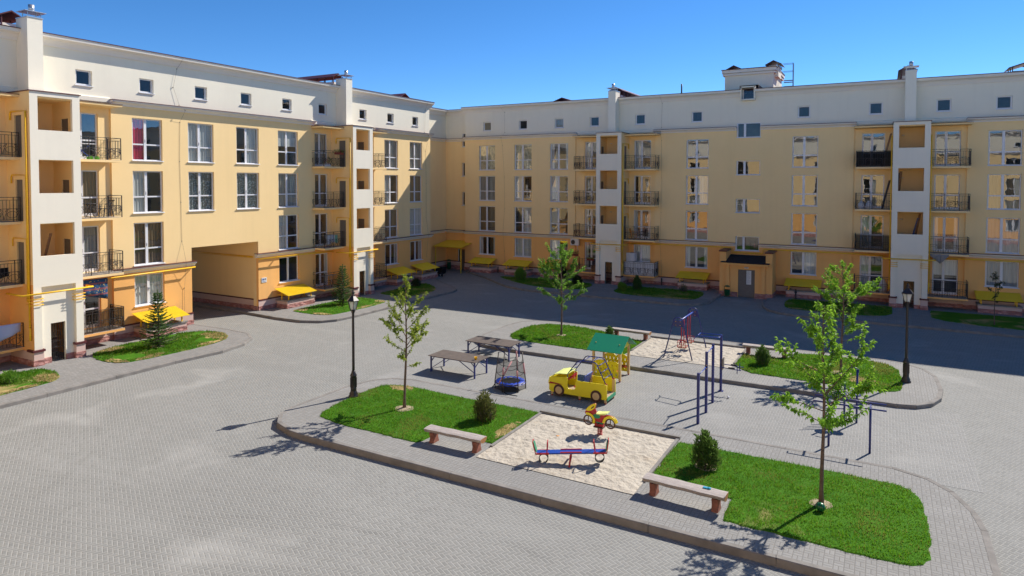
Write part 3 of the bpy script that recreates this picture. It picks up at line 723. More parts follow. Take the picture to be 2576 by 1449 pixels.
# ------------------------------------------------------------------ right building (shade), facade plane y = 54.4
R_mains = [(-35.75, -24.0), (-16.8, -1.95), (4.88, 34.0)]; R_zones = [(-24.0, -16.8), (-1.95, 4.88)]
R_cols = [(-34.12, 1.80, ['foil', 'grey', 'brown', 'side']), (-30.22, 1.82, ['foil', 'half', 'hang', 'sheer']), (-26.52, 1.80, ['side', 'half', 'none', 'half']), (-14.15, 1.80, ['none', 'hang', 'none', 'side']), (-6.12, 1.80, ['none', 'none', 'none', 'hang']), (6.04, 1.83, ['none', 'brown', 'grey', 'grey']),
          (10.2, 1.8, ['none', 'grey', 'side', 'half']), (14., 1.8, ['none', 'grey', 'side', 'half'])]
R_doors = [(-23.15, 1.45, ['half', 'none', 'side', 'side']), (-18.62, 1.48, ['half', 'none', 'side', 'sheer']), (-1.45, 1.47, ['none', 'none', 'half', 'half']), (3.03, 1.5, ['none', 'none', 'side', 'blind'])]
R_att = [(u, .88, 13.62, .86) for u in (-33.7, -29.8, -26.1, -22.68, -18.53, -13.77, -5.79, -1.04, 3.06, 6.42, 10.2, 14.)]
R_stair = [(-10.2, 1.8, z, h, 'stair', 'none', 0.) for z, h in ((12.25, 1.15), (9.32, 1.13), (6.35, 1.1), (3.37, 1.13))]
bays(RB, R_mains, R_zones, R_cols, R_doors, R_att + [(-9.82, .92, 15.2, .9)], extra=R_stair, eave_gap=(-9.9, -8.82))
# surround of the roof-edge window
m = MB()
for x0, x1, z0, z1 in ((-9.9, -9.82, 15.18, 16.16), (-8.9, -8.82, 15.18, 16.16), (-9.9, -8.82, 16.10, 16.2), (-9.9, -8.82, 15.12, 15.2)): m.box(x0, x1, -.3, .3, z0, z1)
m.build('window_surround', 'cream_plaster', RB)
tower(RB, -21.26, -19.03, 1.9, 'R', boards=[])
tower(RB, .5, 2.68, 1.9, 'LR', boards=[(8.0, .9, 1.02, 9.5, 'wood_plain'), (8.0, .82, .95, 9.4, 'iron_dark'), (5.0, 1.95, 2.2, 6.6, 'wood_plain'), (5.0, 1.8, 2.1, 6.3, 'cloth_blue')])
R_BAL = [(-23.65, -21.26, True, False, [None] * 4), (-19.03, -16.35, False, True, ['net_dense_w', None, None, None]), (-1.78, .5, True, False, [None, 'net_brown', None, 'net_dense']), (2.68, 5.02, False, True, [None] * 4)]
M['net_dense_w'] = M['cloth_white']
all_balconies(RB, R_BAL, -1.2)
pipe_run(RB, [(-18.8, -.25, 3.52), (-16.8, -.33, 3.58), (-10.48, -.33, 3.6), (-10.42, -.3, 3.5), (-10.36, -.12, 3.2), (-8.12, -.12, 3.2), (-8.06, -.3, 3.5), (-8.0, -.33, 3.58), (-1.9, -.33, 3.56), (.2, -.3, 3.52)])
pipe_run(RB, [(2.9, -.25, 3.5), (5., -.33, 3.56), (20., -.33, 3.55)])
cable(RB, [(-31.7, -.35, 15.9), (-31.3, .04, 15.3), (-31.3, .04, 13.4), (-31.5, -.32, 12.9), (-31.5, -.018, 12.2), (-31.3, -.018, 9.2), (-31.25, -.018, 6.2), (-31.3, -.27, 3.95), (-31.25, -.045, 2.2), (-31.2, -.045, .9)])
cable(RB, [(-16.3, -.35, 15.9), (-16.2, .04, 15.3), (-16.25, .04, 13.3), (-16.25, -.3, 12.9), (-16.2, -.018, 12.2), (-16.2, -.018, 9.1), (-16.2, -.018, 6.2), (-16.2, -.27, 3.95), (-16.15, -.045, 2.2), (-16.1, -.045, .9)])
# roof stair block
m = MB(); m.box(-11.7, -7.9, 2.7, 7.6, 16.0, 17.85, 0)
for d in (0, 1):
    m.box(-11.85 - .06 * d, -7.75 + .06 * d, 2.55 - .06 * d, 7.75, 17.55 + .2 * d, 17.7 + .3 * d, 1)
m.box(-11.95, -7.65, 2.42, 7.8, 18.0, 18.05, 2); rb = m.build('roof_block', ['cream_plaster', 'trim_plaster', 'burgundy_metal'], RB)
gable_vent(rb, -11.7, -10.45, 3.0, 5.0, 18.0, .15, 'roof_vent'); gable_vent(rb, -8.6, -7.35, 3.0, 5.0, 18.1, .2, 'roof_vent')
m = MB()
for y in (6.6, 7.1):
    m.bar((-6.9, y, 16), (-6.9, y, 18.9), .04); m.bar((-7.7, y, 18.85), (-6.9, y, 18.85), .025); m.bar((-7.7, y, 18.2), (-6.9, y, 18.2), .025)
for k in range(9): m.bar((-6.9, 6.6, 16.2 + k * .3), (-6.9, 7.1, 16.2 + k * .3), .025)
for z in (16.9, 17.25, 17.4): m.bar((-7.6, 6.6, z), (-6.9, 6.6, z), .07)
m.build('ladder', 'burgundy_metal', rb)
gable_vent(RB, -21.3, -20.1, 1.1, 8.0, 16.3, .5); gable_vent(RB, .75, 1.95, 1.1, 7., 16.3, .5); gable_vent(RB, -27.2, -25.4, 2.0, 4., 16.05, .25); gable_vent(RB, 7.2, 9.2, 1.2, 3.2, 16.15, .35)
m = MB(); m.tube([(-14.9, 1.2, 16), (-14.9, 1.2, 16.95)], .06); m.build('roof_pipe', 'iron_dark', RB)
# corner stairwell between the two blocks
m = MB(); y = .68
wall(m, -38.42, -35.7, 0, 3.93, y, [(-36.62, -35.95, -1, 2.05), (-37.1, -36.75, .75, 2.05)], 1); wall(m, -38.42, -35.7, 3.93, 12.86, y, [(-36.55, -35.6, z, z + 1.35) for z in (12.2, 9.3, 6.4)], 0)
wall(m, -38.5, -35.7, 12.86, 15.7, y + .05, [(-36.55, -35.6, 12.2, 13.55)], 2)
for z0, z1, mi, dx in ((0, 3.93, 1, 0), (3.93, 12.86, 0, 0), (12.86, 15.7, 2, -.04)): m.quad((-38.42 + dx, -5.2, z0), (-38.42 + dx, y + .05, z0), (-38.42 + dx, y + .05, z1), (-38.42 + dx, -5.2, z1), mi)
cn = m.build('stairwell_wall', ['yellow_plaster', 'orange_plaster', 'cream_plaster'], RB, fix=False)
for z, P, x1, dy in ((3.68, P1, -35.8, 0), (12.74, P2, -35.8, 0), (15.35, P3, -35.95, .05)):
    m = MB(); cornice(m, -38.4, x1, z, P, y + dy, 0, 1); m.build('cornice', ['trim_plaster', 'burgundy_metal'], cn)
    m = MB(); m.prism([(-38.42 - a, z + b) for a, b in P], lambda a, b, d: (a, d, b), -5.15, y - .3, 0); m.box(-38.5, -38.42 - min(a for a, b in P) + .03, -5.15, y - .3, z + max(b for a, b in P) + .003, z + max(b for a, b in P) + .036, 1); m.build('cornice', ['trim_plaster', 'burgundy_metal'], cn)
m = MB()
for z0, z1, mi, t in ((0, .42, 0, .06), (.42, .79, 1, .035), (.79, .87, 2, .06)): m.box(-38.4, -36.65, y - t, y - .001, z0, z1, mi); m.box(-38.419, -38.42 + t, -5.1, y - .1, z0, z1, mi)
m.build('plinth', ['pink_rock', 'pink_plaster', 'burgundy_metal'], cn)
m = MB(); m.box(-36.62, -35.95, y + .1, y + .15, 0, 2.05); m.build('door', 'grey_door', cn)
for z in (12.2, 9.3, 6.4): window(cn, 'attic', -36.55, z, .9, 1.35, y, 'none')
window(cn, 'attic', -37.1, .75, .35, 1.3, y, 'none')
m = MB(); m.quad((-42, -5.2, 15.9), (-38.5, -5.2, 15.9), (-38.5, 6, 15.9), (-42, 6, 15.9)); m.quad((-38.5, .75, 15.9), (-35.6, .75, 15.9), (-35.6, 6, 15.9), (-38.5, 6, 15.9)); m.build('roof', 'roof_metal', cn, fix=False)
m = MB(); m.prism([(y, 2.92), (y - 2.55, 2.50), (y - 2.55, 2.46), (y, 2.88)], lambda a, b, d: (d, a, b), -38.3, -34.95, 0)
for x in (-38.1, -35.15): m.bar((x, y - 2.3, 0), (x, y - 2.3, 2.5), .06)
m.bar((-38.1, y - 2.3, 2.5), (-35.15, y - 2.3, 2.5), .05); m.build('entrance_canopy', 'canopy_sheet', cn)

# entrance porch with two side walls
m = MB(); yf = -2.05
for x0, x1 in ((-10.95, -10.48), (-7.6, -7.13)): m.box(x0, x1, yf, -.002, 0, 3.42, 0); m.box(x0 - .05, x1 + .05, yf - .06, -.003, 0, .40, 1); m.box(x0 - .06, x1 + .06, yf - .08, -.004, 3.42, 3.52, 2)
for x in (-10.46, -7.87): m.box(x, x + .25, yf - .16, yf - .01, 0.4, 2.5, 0)
wall(m, -10.478, -7.602, 0, 2.6, yf - .02, [(-9.58, -8.36, -1, 2.12)], 0, .2); 
for x0, x1 in ((-10.4, -9.6), (-8.34, -7.65)): m.box(x0, x1, yf - .07, yf - .021, 0, .38, 1)
po = m.build('entrance_porch', ['orange_plaster', 'pink_rock', 'burgundy_metal'], RB, fix=False)
m = MB(); m.prism([(-.3, 3.06), (yf - .45, 2.66), (yf - .45, 2.62), (-.3, 3.02)], lambda a, b, d: (d, a, b), -10.475, -7.605, 0); m.box(-10.8, -7.3, yf - .5, yf - .01, 2.64, 2.69, 0); m.box(-10.75, -7.35, yf - .45, yf - .02, 2.47, 2.637, 1); m.build('porch_roof', ['dark_felt', 'orange_plaster'], po)
m = MB(); m.box(-9.58, -8.36, yf + .1, yf + .15, .02, 2.12); m.box(-9.25, -9.23, yf + .088, yf + .1, .04, 2.1); m.box(-9.14, -9.11, yf + .05, yf + .1, .98, 1.1); d = m.build('door', 'grey_door', po)
m = MB(); m.box(-8.98, -8.63, yf + .08, yf + .088, 1.0, 2.05, 0)
for k in range(16):
    z = 2.0 - k * .06; m.box(-8.95, -8.95 + .16 + .12 * ((k * 7) % 5) / 4, yf + .077, yf + .08, z - .012, z, 1)
m.build('notice', ['paper_white', 'ink_grey'], d)
m = MB(); m.box(-9.13, -8.82, yf - .045, yf - .022, 2.22, 2.34, 0); m.box(-9.1, -9.04, yf - .05, yf - .045, 2.25, 2.31, 1); m.box(-9.0, -8.86, yf - .05, yf - .045, 2.26, 2.30, 1); m.build('door_plate', ['paper_white', 'ink_grey'], po)

# ------------------------------------------------------------------ block behind the viewpoint (mirrored in the windows)
OB = block('apartment_building', 'cream and yellow apartment block seen only as reflections in the shaded windows', (0, -8.0, 0), pi)
O_mains = [(-30., -8.), (-1., 12.), (18., 36.)]; O_zones = [(-8., -1.), (12., 18.)]
oc = [(u, 1.8, ['none', 'half', 'grey', 'side']) for u in (-27., -22., -17., -12., 1., 4.5, 8., 20., 24., 28., 32.)]
bays(OB, O_mains, O_zones, oc, [(-3.5, 1.5, ['grey'] * 4), (13., 1.5, ['grey'] * 4)], [(u, .88, 13.62, .86) for u in (-27., -22., -17., -12., 1., 4.5, 8., 20., 24., 28., 32.)])
# ------------------------------------------------------------------ ground, pavements, lawns, sand
def structure(o): o['kind'] = 'structure'; return o
m = MB(); n = 24
m.quad((-500, -500, 0), (500, -500, 0), (500, 500, 0), (-500, 500, 0)); structure(m.build('road', 'road_pavers', fix=False))
m = MB(); m.quad((-19.6, 22.5, .004), (2.6, 22.5, .004), (2.6, 29.8, .004), (-19.6, 29.8, .004)); structure(m.build('playground_paving', 'play_pavers', fix=False))
def offset(poly, d):
    n = len(poly); o = []
    for i in range(n):
        p0, p1, p2 = Vector(poly[i - 1]), Vector(poly[i]), Vector(poly[(i + 1) % n])
        a = (p1 - p0).normalized(); b = (p2 - p1).normalized(); na = Vector((-a.y, a.x)); nb = Vector((-b.y, b.x)); k = (na + nb)
        k = k / max(.3, k.length_squared) * 2 if k.length > 1e-3 else na
        o.append(tuple(p1 + k * d))
    return o
def area(p): return sum(p[i][0] * p[(i + 1) % len(p)][1] - p[(i + 1) % len(p)][0] * p[i][1] for i in range(len(p))) / 2
def pavement(poly, z, mat, kerbw=.16):
    if area(poly) < 0: poly = poly[::-1]
    inn = offset(poly, kerbw); n = len(poly)
    m = MB(); m.add([(x, y, z - .004) for x, y in inn], [tuple(range(n))]); structure(m.build('pavement', mat, fix=False))
    k = MB(); L = 0
    for i in range(n):
        j = (i + 1) % n; a, b, c, d = Vector(poly[i]), Vector(poly[j]), Vector(inn[j]), Vector(inn[i]); q = max(1, round((b - a).length / 3.0))
        for t in range(q):                                                    # one kerb stone per metre with open joints
            g = .006 / max(.2, (b - a).length)
            t0, t1 = t / q + g, (t + 1) / q - g; p0, p1 = a.lerp(b, t0), a.lerp(b, t1); r0, r1 = d.lerp(c, t0), d.lerp(c, t1); dz = ((i * 7 + t * 13) % 5) * .001
            ch = .018; nrm = (r0 - p0).normalized() * ch
            vs = [(*p0, -.02), (*p1, -.02), (*p1, z - ch), (*p0, z - ch), (*(p0 + nrm), z + dz), (*(p1 + nrm), z + dz), (*r1, z + dz), (*r0, z + dz), (*r0, -.02), (*r1, -.02)]
            k.add(vs, [(0, 1, 2, 3), (3, 2, 5, 4), (4, 5, 6, 7), (7, 6, 9, 8), (0, 3, 4, 7, 8), (1, 9, 6, 5, 2)])
    structure(k.build('kerb', 'kerb_concrete'))
near = [(1.0, 15.82), (1.7, 16.1), (2.2, 16.7), (2.38, 17.5), (2.38, 19.6), (2.25, 20.6), (1.85, 21.7), (1.3, 22.35), (.4, 22.72), (-17.6, 22.75), (-18.5, 22.45), (-19.1, 21.8), (-19.45, 20.6), (-19.45, 17.6), (-19.2, 16.8), (-18.6, 16.2), (-17.6, 15.88), (-16.9, 15.82)]
far = [(-.5, 29.45), (.6, 29.47), (1.25, 29.65), (1.8, 30.25), (2.15, 31.2), (2.3, 32.6), (2.2, 34.6), (1.8, 35.7), (1.1, 36.4), (.2, 36.7), (-17.6, 36.75), (-18.7, 36.5), (-19.4, 35.8), (-19.65, 34.4), (-19.6, 31.6), (-19.2, 30.3), (-18.4, 29.65), (-17.4, 29.45)]
pavement(near, .2, 'strip_pavers'); pavement(far, .15, 'strip_pavers')
lp1 = [(-36.2, -4), (-29.4, -4), (-29.35, 14), (-29.4, 19.6), (-29.15, 22.0), (-29.5, 23.6), (-30.2, 24.7), (-31.3, 25.35), (-33, 25.45), (-36.2, 25.3)]
lp2 = [(-48.0, 29.34), (-36.3, 29.34), (-33.3, 29.11), (-31.4, 29.2), (-30.2, 29.75), (-29.65, 30.6), (-29.5, 32), (-29.5, 43.3), (-29.75, 44.1), (-30.4, 44.8), (-34.75, 48.0), (-34.95, 49.35), (-36.2, 49.35), (-36.2, 30.1), (-48, 30.2)]
rp1 = [(-35.72, 54.45), (-35.2, 53.75), (-31, 50.75), (-28.6, 48.7), (-27.2, 47.6), (-25.6, 46.85), (-23.6, 46.55), (-13.2, 46.5), (-11.9, 46.8), (-11.1, 47.4), (-10.8, 48.3), (-10.78, 52.3), (-10.98, 52.4), (-10.98, 54.45)]
rp2 = [(-7.1, 54.45), (-7.1, 52.4), (-7.4, 52.0), (-7.42, 49.8), (-7.2, 48.6), (-6.7, 47.5), (-6.0, 46.8), (-4.9, 46.42), (-3.5, 46.3), (34, 46.2), (34, 54.45)]
for p in (lp1, lp2, rp1, rp2): pavement(p, .15, 'walk_pavers')

LAWNS = []
def lawn_sheet(poly, z, mat, sm=2, raw=()):
    p = smooth_poly(poly, sm); o = []
    for i, a in enumerate(p):                                                   # ragged turf edge
        b = p[(i + 1) % len(p)]; k = max(1, int((Vector(b) - Vector(a)).length / .12))
        for t in range(k):
            x = a[0] + (b[0] - a[0]) * t / k; y = a[1] + (b[1] - a[1]) * t / k; q = noise.noise_vector((x * 5, y * 5, z)); o.append((x + q.x * .05, y + q.y * .05))
    m = MB(); n = len(o); zz = z + .025
    m.add([(x, y, z - .002) for x, y in o] + [(x, y, zz) for x, y in offset(o if area(o) > 0 else o[::-1], .04)] if area(o) > 0 else [(x, y, z - .002) for x, y in o[::-1]] + [(x, y, zz) for x, y in offset(o[::-1], .04)],
          [tuple(range(n, 2 * n))] + [(i, (i + 1) % n, n + (i + 1) % n, n + i) for i in range(n)])
    structure(m.build('lawn', mat, fix=False)); LAWNS.append((o, zz, mat))
PATCH = []
def dry_patch(cx, cy, rx, ry, z, seed):
    o = []
    for i in range(40):
        t = 2 * pi * i / 40; q = 1 + .45 * noise.noise((cos(t) * 1.6 + seed, sin(t) * 1.6, seed * 3.1)); o.append((cx + rx * q * cos(t), cy + ry * q * sin(t)))
    PATCH.append((o, z, seed))
def box4(x0, x1, y0, y1, r=0): return [(x0, y0), (x1, y0), (x1, y1), (x0, y1)]
lawn_sheet([(-17.6, 17.15), (-13.28, 17.15), (-13.1, 17.15), (-13.06, 18.25), (-12.95, 18.28), (-10.95, 18.28), (-10.88, 18.35), (-10.9, 21.6), (-10.98, 21.68), (-15.2, 21.7), (-17.2, 21.85), (-18.1, 21.5), (-18.3, 20.6), (-18.1, 18.0)], .2, 'lawn_green', 1)
lawn_sheet([(-5.74, 18.3), (-5.66, 18.25), (-3.5, 18.25), (-3.42, 18.15), (-3.42, 16.98), (-3.3, 16.92), (.3, 16.88), (.85, 17.0), (1.12, 17.6), (1.1, 20.2), (.9, 21.1), (.4, 21.45), (-5.6, 21.45), (-5.74, 21.4)], .2, 'lawn_green', 1)
lawn_sheet([(-17.4, 31.3), (-13.2, 31.25), (-11.2, 31.3), (-11.12, 31.4), (-11.1, 34.5), (-11.2, 34.55), (-13.2, 34.6), (-13.3, 35.4), (-15.9, 36.1), (-17.6, 35.9), (-18.35, 34.6), (-18.25, 32.2)], .15, 'lawn_green', 1)
lawn_sheet([(-5.95, 31.1), (-2.5, 30.95), (.1, 30.95), (.75, 31.3), (.85, 32.2), (.8, 34.3), (.5, 35.5), (-.4, 36.05), (-3.75, 36.0), (-3.8, 34.4), (-5.9, 34.3), (-6.0, 34.2)], .15, 'lawn_green', 1)
lawn_sheet([(-33.9, 9.), (-30.6, 9.), (-30.7, 14.6), (-31.2, 15.5), (-32.6, 15.85), (-33.9, 15.7)], .15, 'lawn_dry')
lawn_sheet([(-33.75, 17.9), (-31.2, 17.8), (-30.8, 19.5), (-30.7, 22.6), (-31.2, 24.0), (-32.6, 24.7), (-34.0, 24.4), (-34.7, 23.), (-34.7, 19.2)], .15, 'lawn_dry')
lawn_sheet([(-34.0, 30.9), (-31.2, 31.0), (-30.7, 32.), (-30.7, 36.4), (-31.2, 37.1), (-33.8, 37.35), (-34.3, 36.5), (-34.3, 31.6)], .15, 'lawn_green')
lawn_sheet([(-33.6, 39.1), (-31., 39.2), (-30.6, 40.2), (-30.75, 43.0), (-33.2, 45.1), (-34.0, 44.9), (-33.8, 40)], .15, 'lawn_dry')
lawn_sheet([(-30.6, 52.05), (-29.6, 51.2), (-27.6, 49.7), (-25, 48.4), (-21.0, 48.2), (-20.9, 51.9), (-23, 52.6), (-27, 52.6)], .15, 'lawn_dry')
lawn_sheet([(-18.6, 48.3), (-12.6, 48.25), (-11.8, 49.), (-11.9, 51.9), (-12.6, 52.6), (-18.2, 52.5), (-18.6, 52.2)], .15, 'lawn_dry')
lawn_sheet([(-5.9, 48.7), (-4.8, 48.2), (.6, 48.2), (.65, 52.5), (.5, 52.6), (-5.5, 52.6), (-6.1, 51.8)], .15, 'lawn_dry')
lawn_sheet([(2.8, 48.05), (14, 48.), (14, 52.4), (3., 52.4), (2.8, 52.2)], .15, 'lawn_dry')

def sandpit(x0, x1, y0, y1, z, shape=None):
    nx, ny = int((x1 - x0) / .07), int((y1 - y0) / .07); m = MB(); vs = []
    for j in range(ny + 1):
        for i in range(nx + 1):
            u, v = i / nx, j / ny; x, y = x0 + (x1 - x0) * u, y0 + (y1 - y0) * v
            e = min(1, min(u, 1 - u) * nx / 8, (1 - v) * ny / 6, v * ny / 8); q = Vector((x, y, z))
            h = noise.fractal(q * 2.2, 1., 2., 2) * .016 + abs(noise.noise(q * 4.8)) * .055 - .018
            vs.append((x, y, z + .012 + .05 * e + max(-.03, h * 1.5) * e))
    m.add(vs, [(j * (nx + 1) + i, j * (nx + 1) + i + 1, (j + 1) * (nx + 1) + i + 1, (j + 1) * (nx + 1) + i) for j in range(ny) for i in range(nx)], 0, True)
    structure(m.build('sand', 'sand', fix=False))
    k = MB()
    for xa in (x0, x1): k.box(xa - .05, xa + .05, y0 + .9, y1 + .05, z - .1, z + .055)
    k.box(x0 - .06, x1 + .06, y1 + .0, y1 + .11, z - .1, z + .10); structure(k.build('edging', 'kerb_concrete'))
sandpit(-10.86, -5.80, 17.15, 21.62, .2); sandpit(-11.05, -6.02, 31.35, 35.5, .15)
m = MB()
for (cx, cy, z, r) in ((-15.55, 19.53, .226, .38), (-1.3, 19.07, .226, .30), (-15.59, 33.51, .176, .30), (-1.54, 33.0, .176, .45), (-4.5, 19.9, .226, .33), (-32.7, 20.83, .176, .35)):
    n = 18; ring = [(cx + r * (1 + .25 * noise.noise((cx + cos(t * 2 * pi / n), cy + sin(t * 2 * pi / n), 0))) * cos(t * 2 * pi / n), cy + r * (1 + .25 * noise.noise((cx - sin(t * 2 * pi / n), cy, t))) * .9 * sin(t * 2 * pi / n), z + .002) for t in range(n)]
    b = len(m.v); m.v += ring + [(cx, cy, z + .05)]
    for i in range(n): m.f.append((b + i, b + (i + 1) % n, b + n)); m.m.append(0); m.s.append(True)
tag(m.build('mulch', 'soil', fix=False), None, None, None, 'stuff')['label'] = 'pale sandy soil patches round the stems of the young trees'
bpy.data.objects['mulch']['category'] = 'soil'

for k, a in enumerate([(-32.0, 23.95, 1.35, .62), (-31.0, 22.8, .35, .8), (-31.6, 18.1, .85, .3), (-31.05, 19.4, .28, .7), (-34.2, 19.3, .4, .7), (-33.9, 31.6, .45, .6), (-31.6, 31.25, .75, .3), (-31.3, 36.8, .5, .45), (-30.9, 34.5, .2, .8),
        (-31.6, 15.1, .75, .5), (-30.9, 13.6, .3, 1.0), (-17.2, 21.45, .55, .3), (-11.15, 19.6, .2, .8), (-30.9, 43.2, .35, .5), (-13., 48.6, 1.0, .25), (-15.5, 48.45, 1.2, .16), (-5.2, 48.55, .8, .22), (-2.4, 48.35, 1.2, .14), (5, 48.2, 1.4, .13), (-.7, 32.2, .6, .5), (-2.7, 33.1, .7, .3)]):
    z = .226 if a[1] < 22 and a[0] > -25 else .176; dry_patch(*a, z, k + 1.3)
def on_patch(x, y): return any(inside((x, y), o) for o, z, s in PATCH if abs(o[0][0] - x) < 4 and abs(o[0][1] - y) < 4)
# grass blades
def inside(p, poly):
    c = False; x, y = p; j = len(poly) - 1
    for i in range(len(poly)):
        xi, yi = poly[i]; xj, yj = poly[j]
        if (yi > y) != (yj > y) and x < (xj - xi) * (y - yi) / (yj - yi) + xi: c = not c
        j = i
    return c
for o, z, s in PATCH:                                                              # dried-out turf, only where it lies on a lawn
    m = MB(); st = .09; xs = [p[0] for p in o]; ys = [p[1] for p in o]
    nx, ny = int((max(xs) - min(xs)) / st) + 1, int((max(ys) - min(ys)) / st) + 1
    for i in range(nx):
        for j in range(ny):
            x, y = min(xs) + i * st, min(ys) + j * st
            if inside((x + st / 2, y + st / 2), o) and any(inside((x + st / 2, y + st / 2), L[0]) for L in LAWNS) and noise.noise((x * 4, y * 4, s)) > -.28: m.quad((x, y, z + .004), (x + st, y, z + .004), (x + st, y + st, z + .004), (x, y + st, z + .004))
    if m.f: structure(m.build('dry_turf', 'straw', fix=False))
g = MB(); rg = random.Random(3)
for poly, z, mat in LAWNS:
    xs = [p[0] for p in poly]; ys = [p[1] for p in poly]; d = sqrt(((min(xs) + max(xs)) / 2) ** 2 + ((min(ys) + max(ys)) / 2) ** 2)
    dens = 750 if d < 26 else 480 if d < 42 else 150; hh = .055 if d < 26 else .07
    if max(xs) > 10: continue
    for _ in range(int((max(xs) - min(xs)) * (max(ys) - min(ys)) * dens)):
        x, y = rg.uniform(min(xs), max(xs)), rg.uniform(min(ys), max(ys))
        dry = noise.noise((x * .8, y * .8, 3.3))
        if mat == 'lawn_dry' and dry > .3: continue
        if not inside((x, y), poly): continue
        a = rg.random() * 2 * pi; w = .011 if d < 26 else .02; h = hh * rg.uniform(.5, 1.3) * (1 + .6 * noise.noise((x * 2, y * 2, 0))); l = .035
        dx, dy = cos(a) * w, sin(a) * w; tx, ty = rg.uniform(-l, l), rg.uniform(-l, l)
        b = len(g.v); g.v += [(x - dx, y - dy, z - .005), (x + dx, y + dy, z - .005), (x + tx, y + ty, z + h)]; g.f.append((b, b + 1, b + 2)); g.m.append(2 if (rg.random() < .8 and on_patch(x, y)) else 1 if (dry > .18 + rg.random() * .3 or rg.random() < .12) else 0); g.s.append(False)
o = g.build('grass', ['grass_blade', 'grass_yellow', 'grass_straw'], fix=False); tag(o, 'short mown green grass growing on the lawns', 'grass', None, 'stuff')
# ------------------------------------------------------------------ trees and shrubs
def leaf(m, p, d, L, w, rg, mi=0):
    d = d.normalized(); s = d.cross(Vector((0, 0, 1))); s = s.normalized() if s.length > .05 else Vector((1, 0, 0))
    s = (s + Vector((rg.uniform(-.5, .5), rg.uniform(-.5, .5), rg.uniform(-.6, .6)))).normalized() * w
    up = s.cross(d).normalized() * w * .5
    a, b2, t = p, p + d * L * .55, p + d * L + Vector((0, 0, -L * .18))
    m.add([a, b2 + s + up, t, b2 - s + up], [(0, 1, 2), (0, 2, 3)], mi)
def young_tree(label, loc, H, clear, R, nb, leafmat, seed, dens=1., Ls=.10, lean=(0, 0), shape=.5, bark='bark', droop=.5):
    rg = random.Random(seed); t = thing('young_tree', label, 'tree', loc, None); B = Vector(loc)
    tr = MB(); cr = MB(); pts = []; n = 14
    for i in range(n + 1):
        f = i / n; pts.append(B + Vector((lean[0] * f + .05 * sin(f * 7 + seed) * f, lean[1] * f + .04 * cos(f * 6 + seed) * f, H * .97 * f - (.05 if i == 0 else 0))))
    tr.tube(pts, [(.047 * (1 - i / n) ** .8 + .006) * (1.4 if i == 0 else 1) * H / 5 for i in range(n + 1)], 0, 8)
    def at(f):
        k = min(n - 1, int(f * n)); return pts[k].lerp(pts[k + 1], f * n - k)
    def twig(p, d, L, depth):
        q = [p]; k = 5; dd = d.copy()
        for i in range(k):
            dd = (dd + Vector((rg.uniform(-.16, .16), rg.uniform(-.16, .16), rg.uniform(-.10, .14)))).normalized(); q.append(q[-1] + dd * L / k)
        tr.tube(q, [(.012 if depth == 0 else .006) * (1 - i / (k + 1)) * max(.6, L) + .0025 for i in range(k + 1)], 0, 4)
        nl = int(L * (46 if depth else 20) * dens)
        for i in range(nl):
            f = rg.uniform(.2 if depth == 0 else .05, 1.02); kk = min(k - 1, int(f * k)); a = q[kk].lerp(q[kk + 1], min(1, f * k - kk)); ax = (q[kk + 1] - q[kk]).normalized()
            dl = (ax * rg.uniform(.2, 1.) + Vector((rg.uniform(-1, 1), rg.uniform(-1, 1), rg.uniform(-.75 - droop * .6, .35)))).normalized()
            leaf(cr, a, dl, Ls * rg.uniform(.65, 1.25), Ls * .24 * rg.uniform(.8, 1.25), rg)
        if depth == 0:
            for i in range(max(2, int(L * 4.2))):
                f = rg.uniform(.25, .95); kk = min(k - 1, int(f * k)); a = q[kk].lerp(q[kk + 1], f * k - kk); ax = (q[kk + 1] - q[kk]).normalized()
                s = Vector((rg.uniform(-1, 1), rg.uniform(-1, 1), rg.uniform(-.3, .6))); twig(a, (ax + s * .75).normalized(), L * rg.uniform(.22, .48), 1)
    for i in range(nb):
        f = clear + (1 - clear) * (i + rg.random() * .8) / nb * .97; az = i * 2.4 + rg.uniform(-.5, .5)
        g = (f - clear) / (1 - clear); prof = (min(1, g / shape + .42) if g < shape else max(.16, (1 - (g - shape) / (1 - shape)) ** .75)); L = R * prof * rg.uniform(.55, 1.25)
        el = rg.uniform(.25, .62) + g * .62
        twig(at(f), Vector((cos(az) * cos(el), sin(az) * cos(el), sin(el))), L, 0)
    twig(pts[-2], Vector((0, 0, 1)), H * .07, 1)
    twig(pts[-3], Vector((.5, .2, 1)).normalized(), H * .08, 1)
    tr.build('trunk', bark, t, fix=False); cr.build('crown', leafmat, t, fix=False); return t
young_tree('slim young tree with sparse olive leaves on the lawn beside the left lamp post', (-15.55, 19.53, .22), 5.2, .30, 1.25, 26, 'leaf_olive', 11, 1.8, .105, (.16, .0), .3)
young_tree('tallest young tree with bright green leaves on the nearest right lawn above the green ball', (-1.3, 19.07, .22), 5.45, .36, 1.75, 26, 'leaf_bright', 5, 1.7, .115, (.02, .02), .08, droop=.9)
young_tree('leafy young tree on the far right lawn partly behind the tallest tree', (-1.54, 33.0, .17), 5.15, .26, 1.6, 25, 'leaf_bright', 23, 1.8, .12, (.05, 0), .35)
young_tree('rounded young tree with dense mid green crown behind the steel tables', (-15.59, 33.51, .17), 5.25, .27, 1.55, 28, 'leaf_mid', 31, 2.0, .12, (.03, 0), .4)
young_tree('small dark young tree in the shaded strip before the rightmost yellow basement canopy', (5.95, 48.9, .17), 3.3, .40, .55, 14, 'leaf_dark', 41, 1.3, .12, (0, 0), .5)

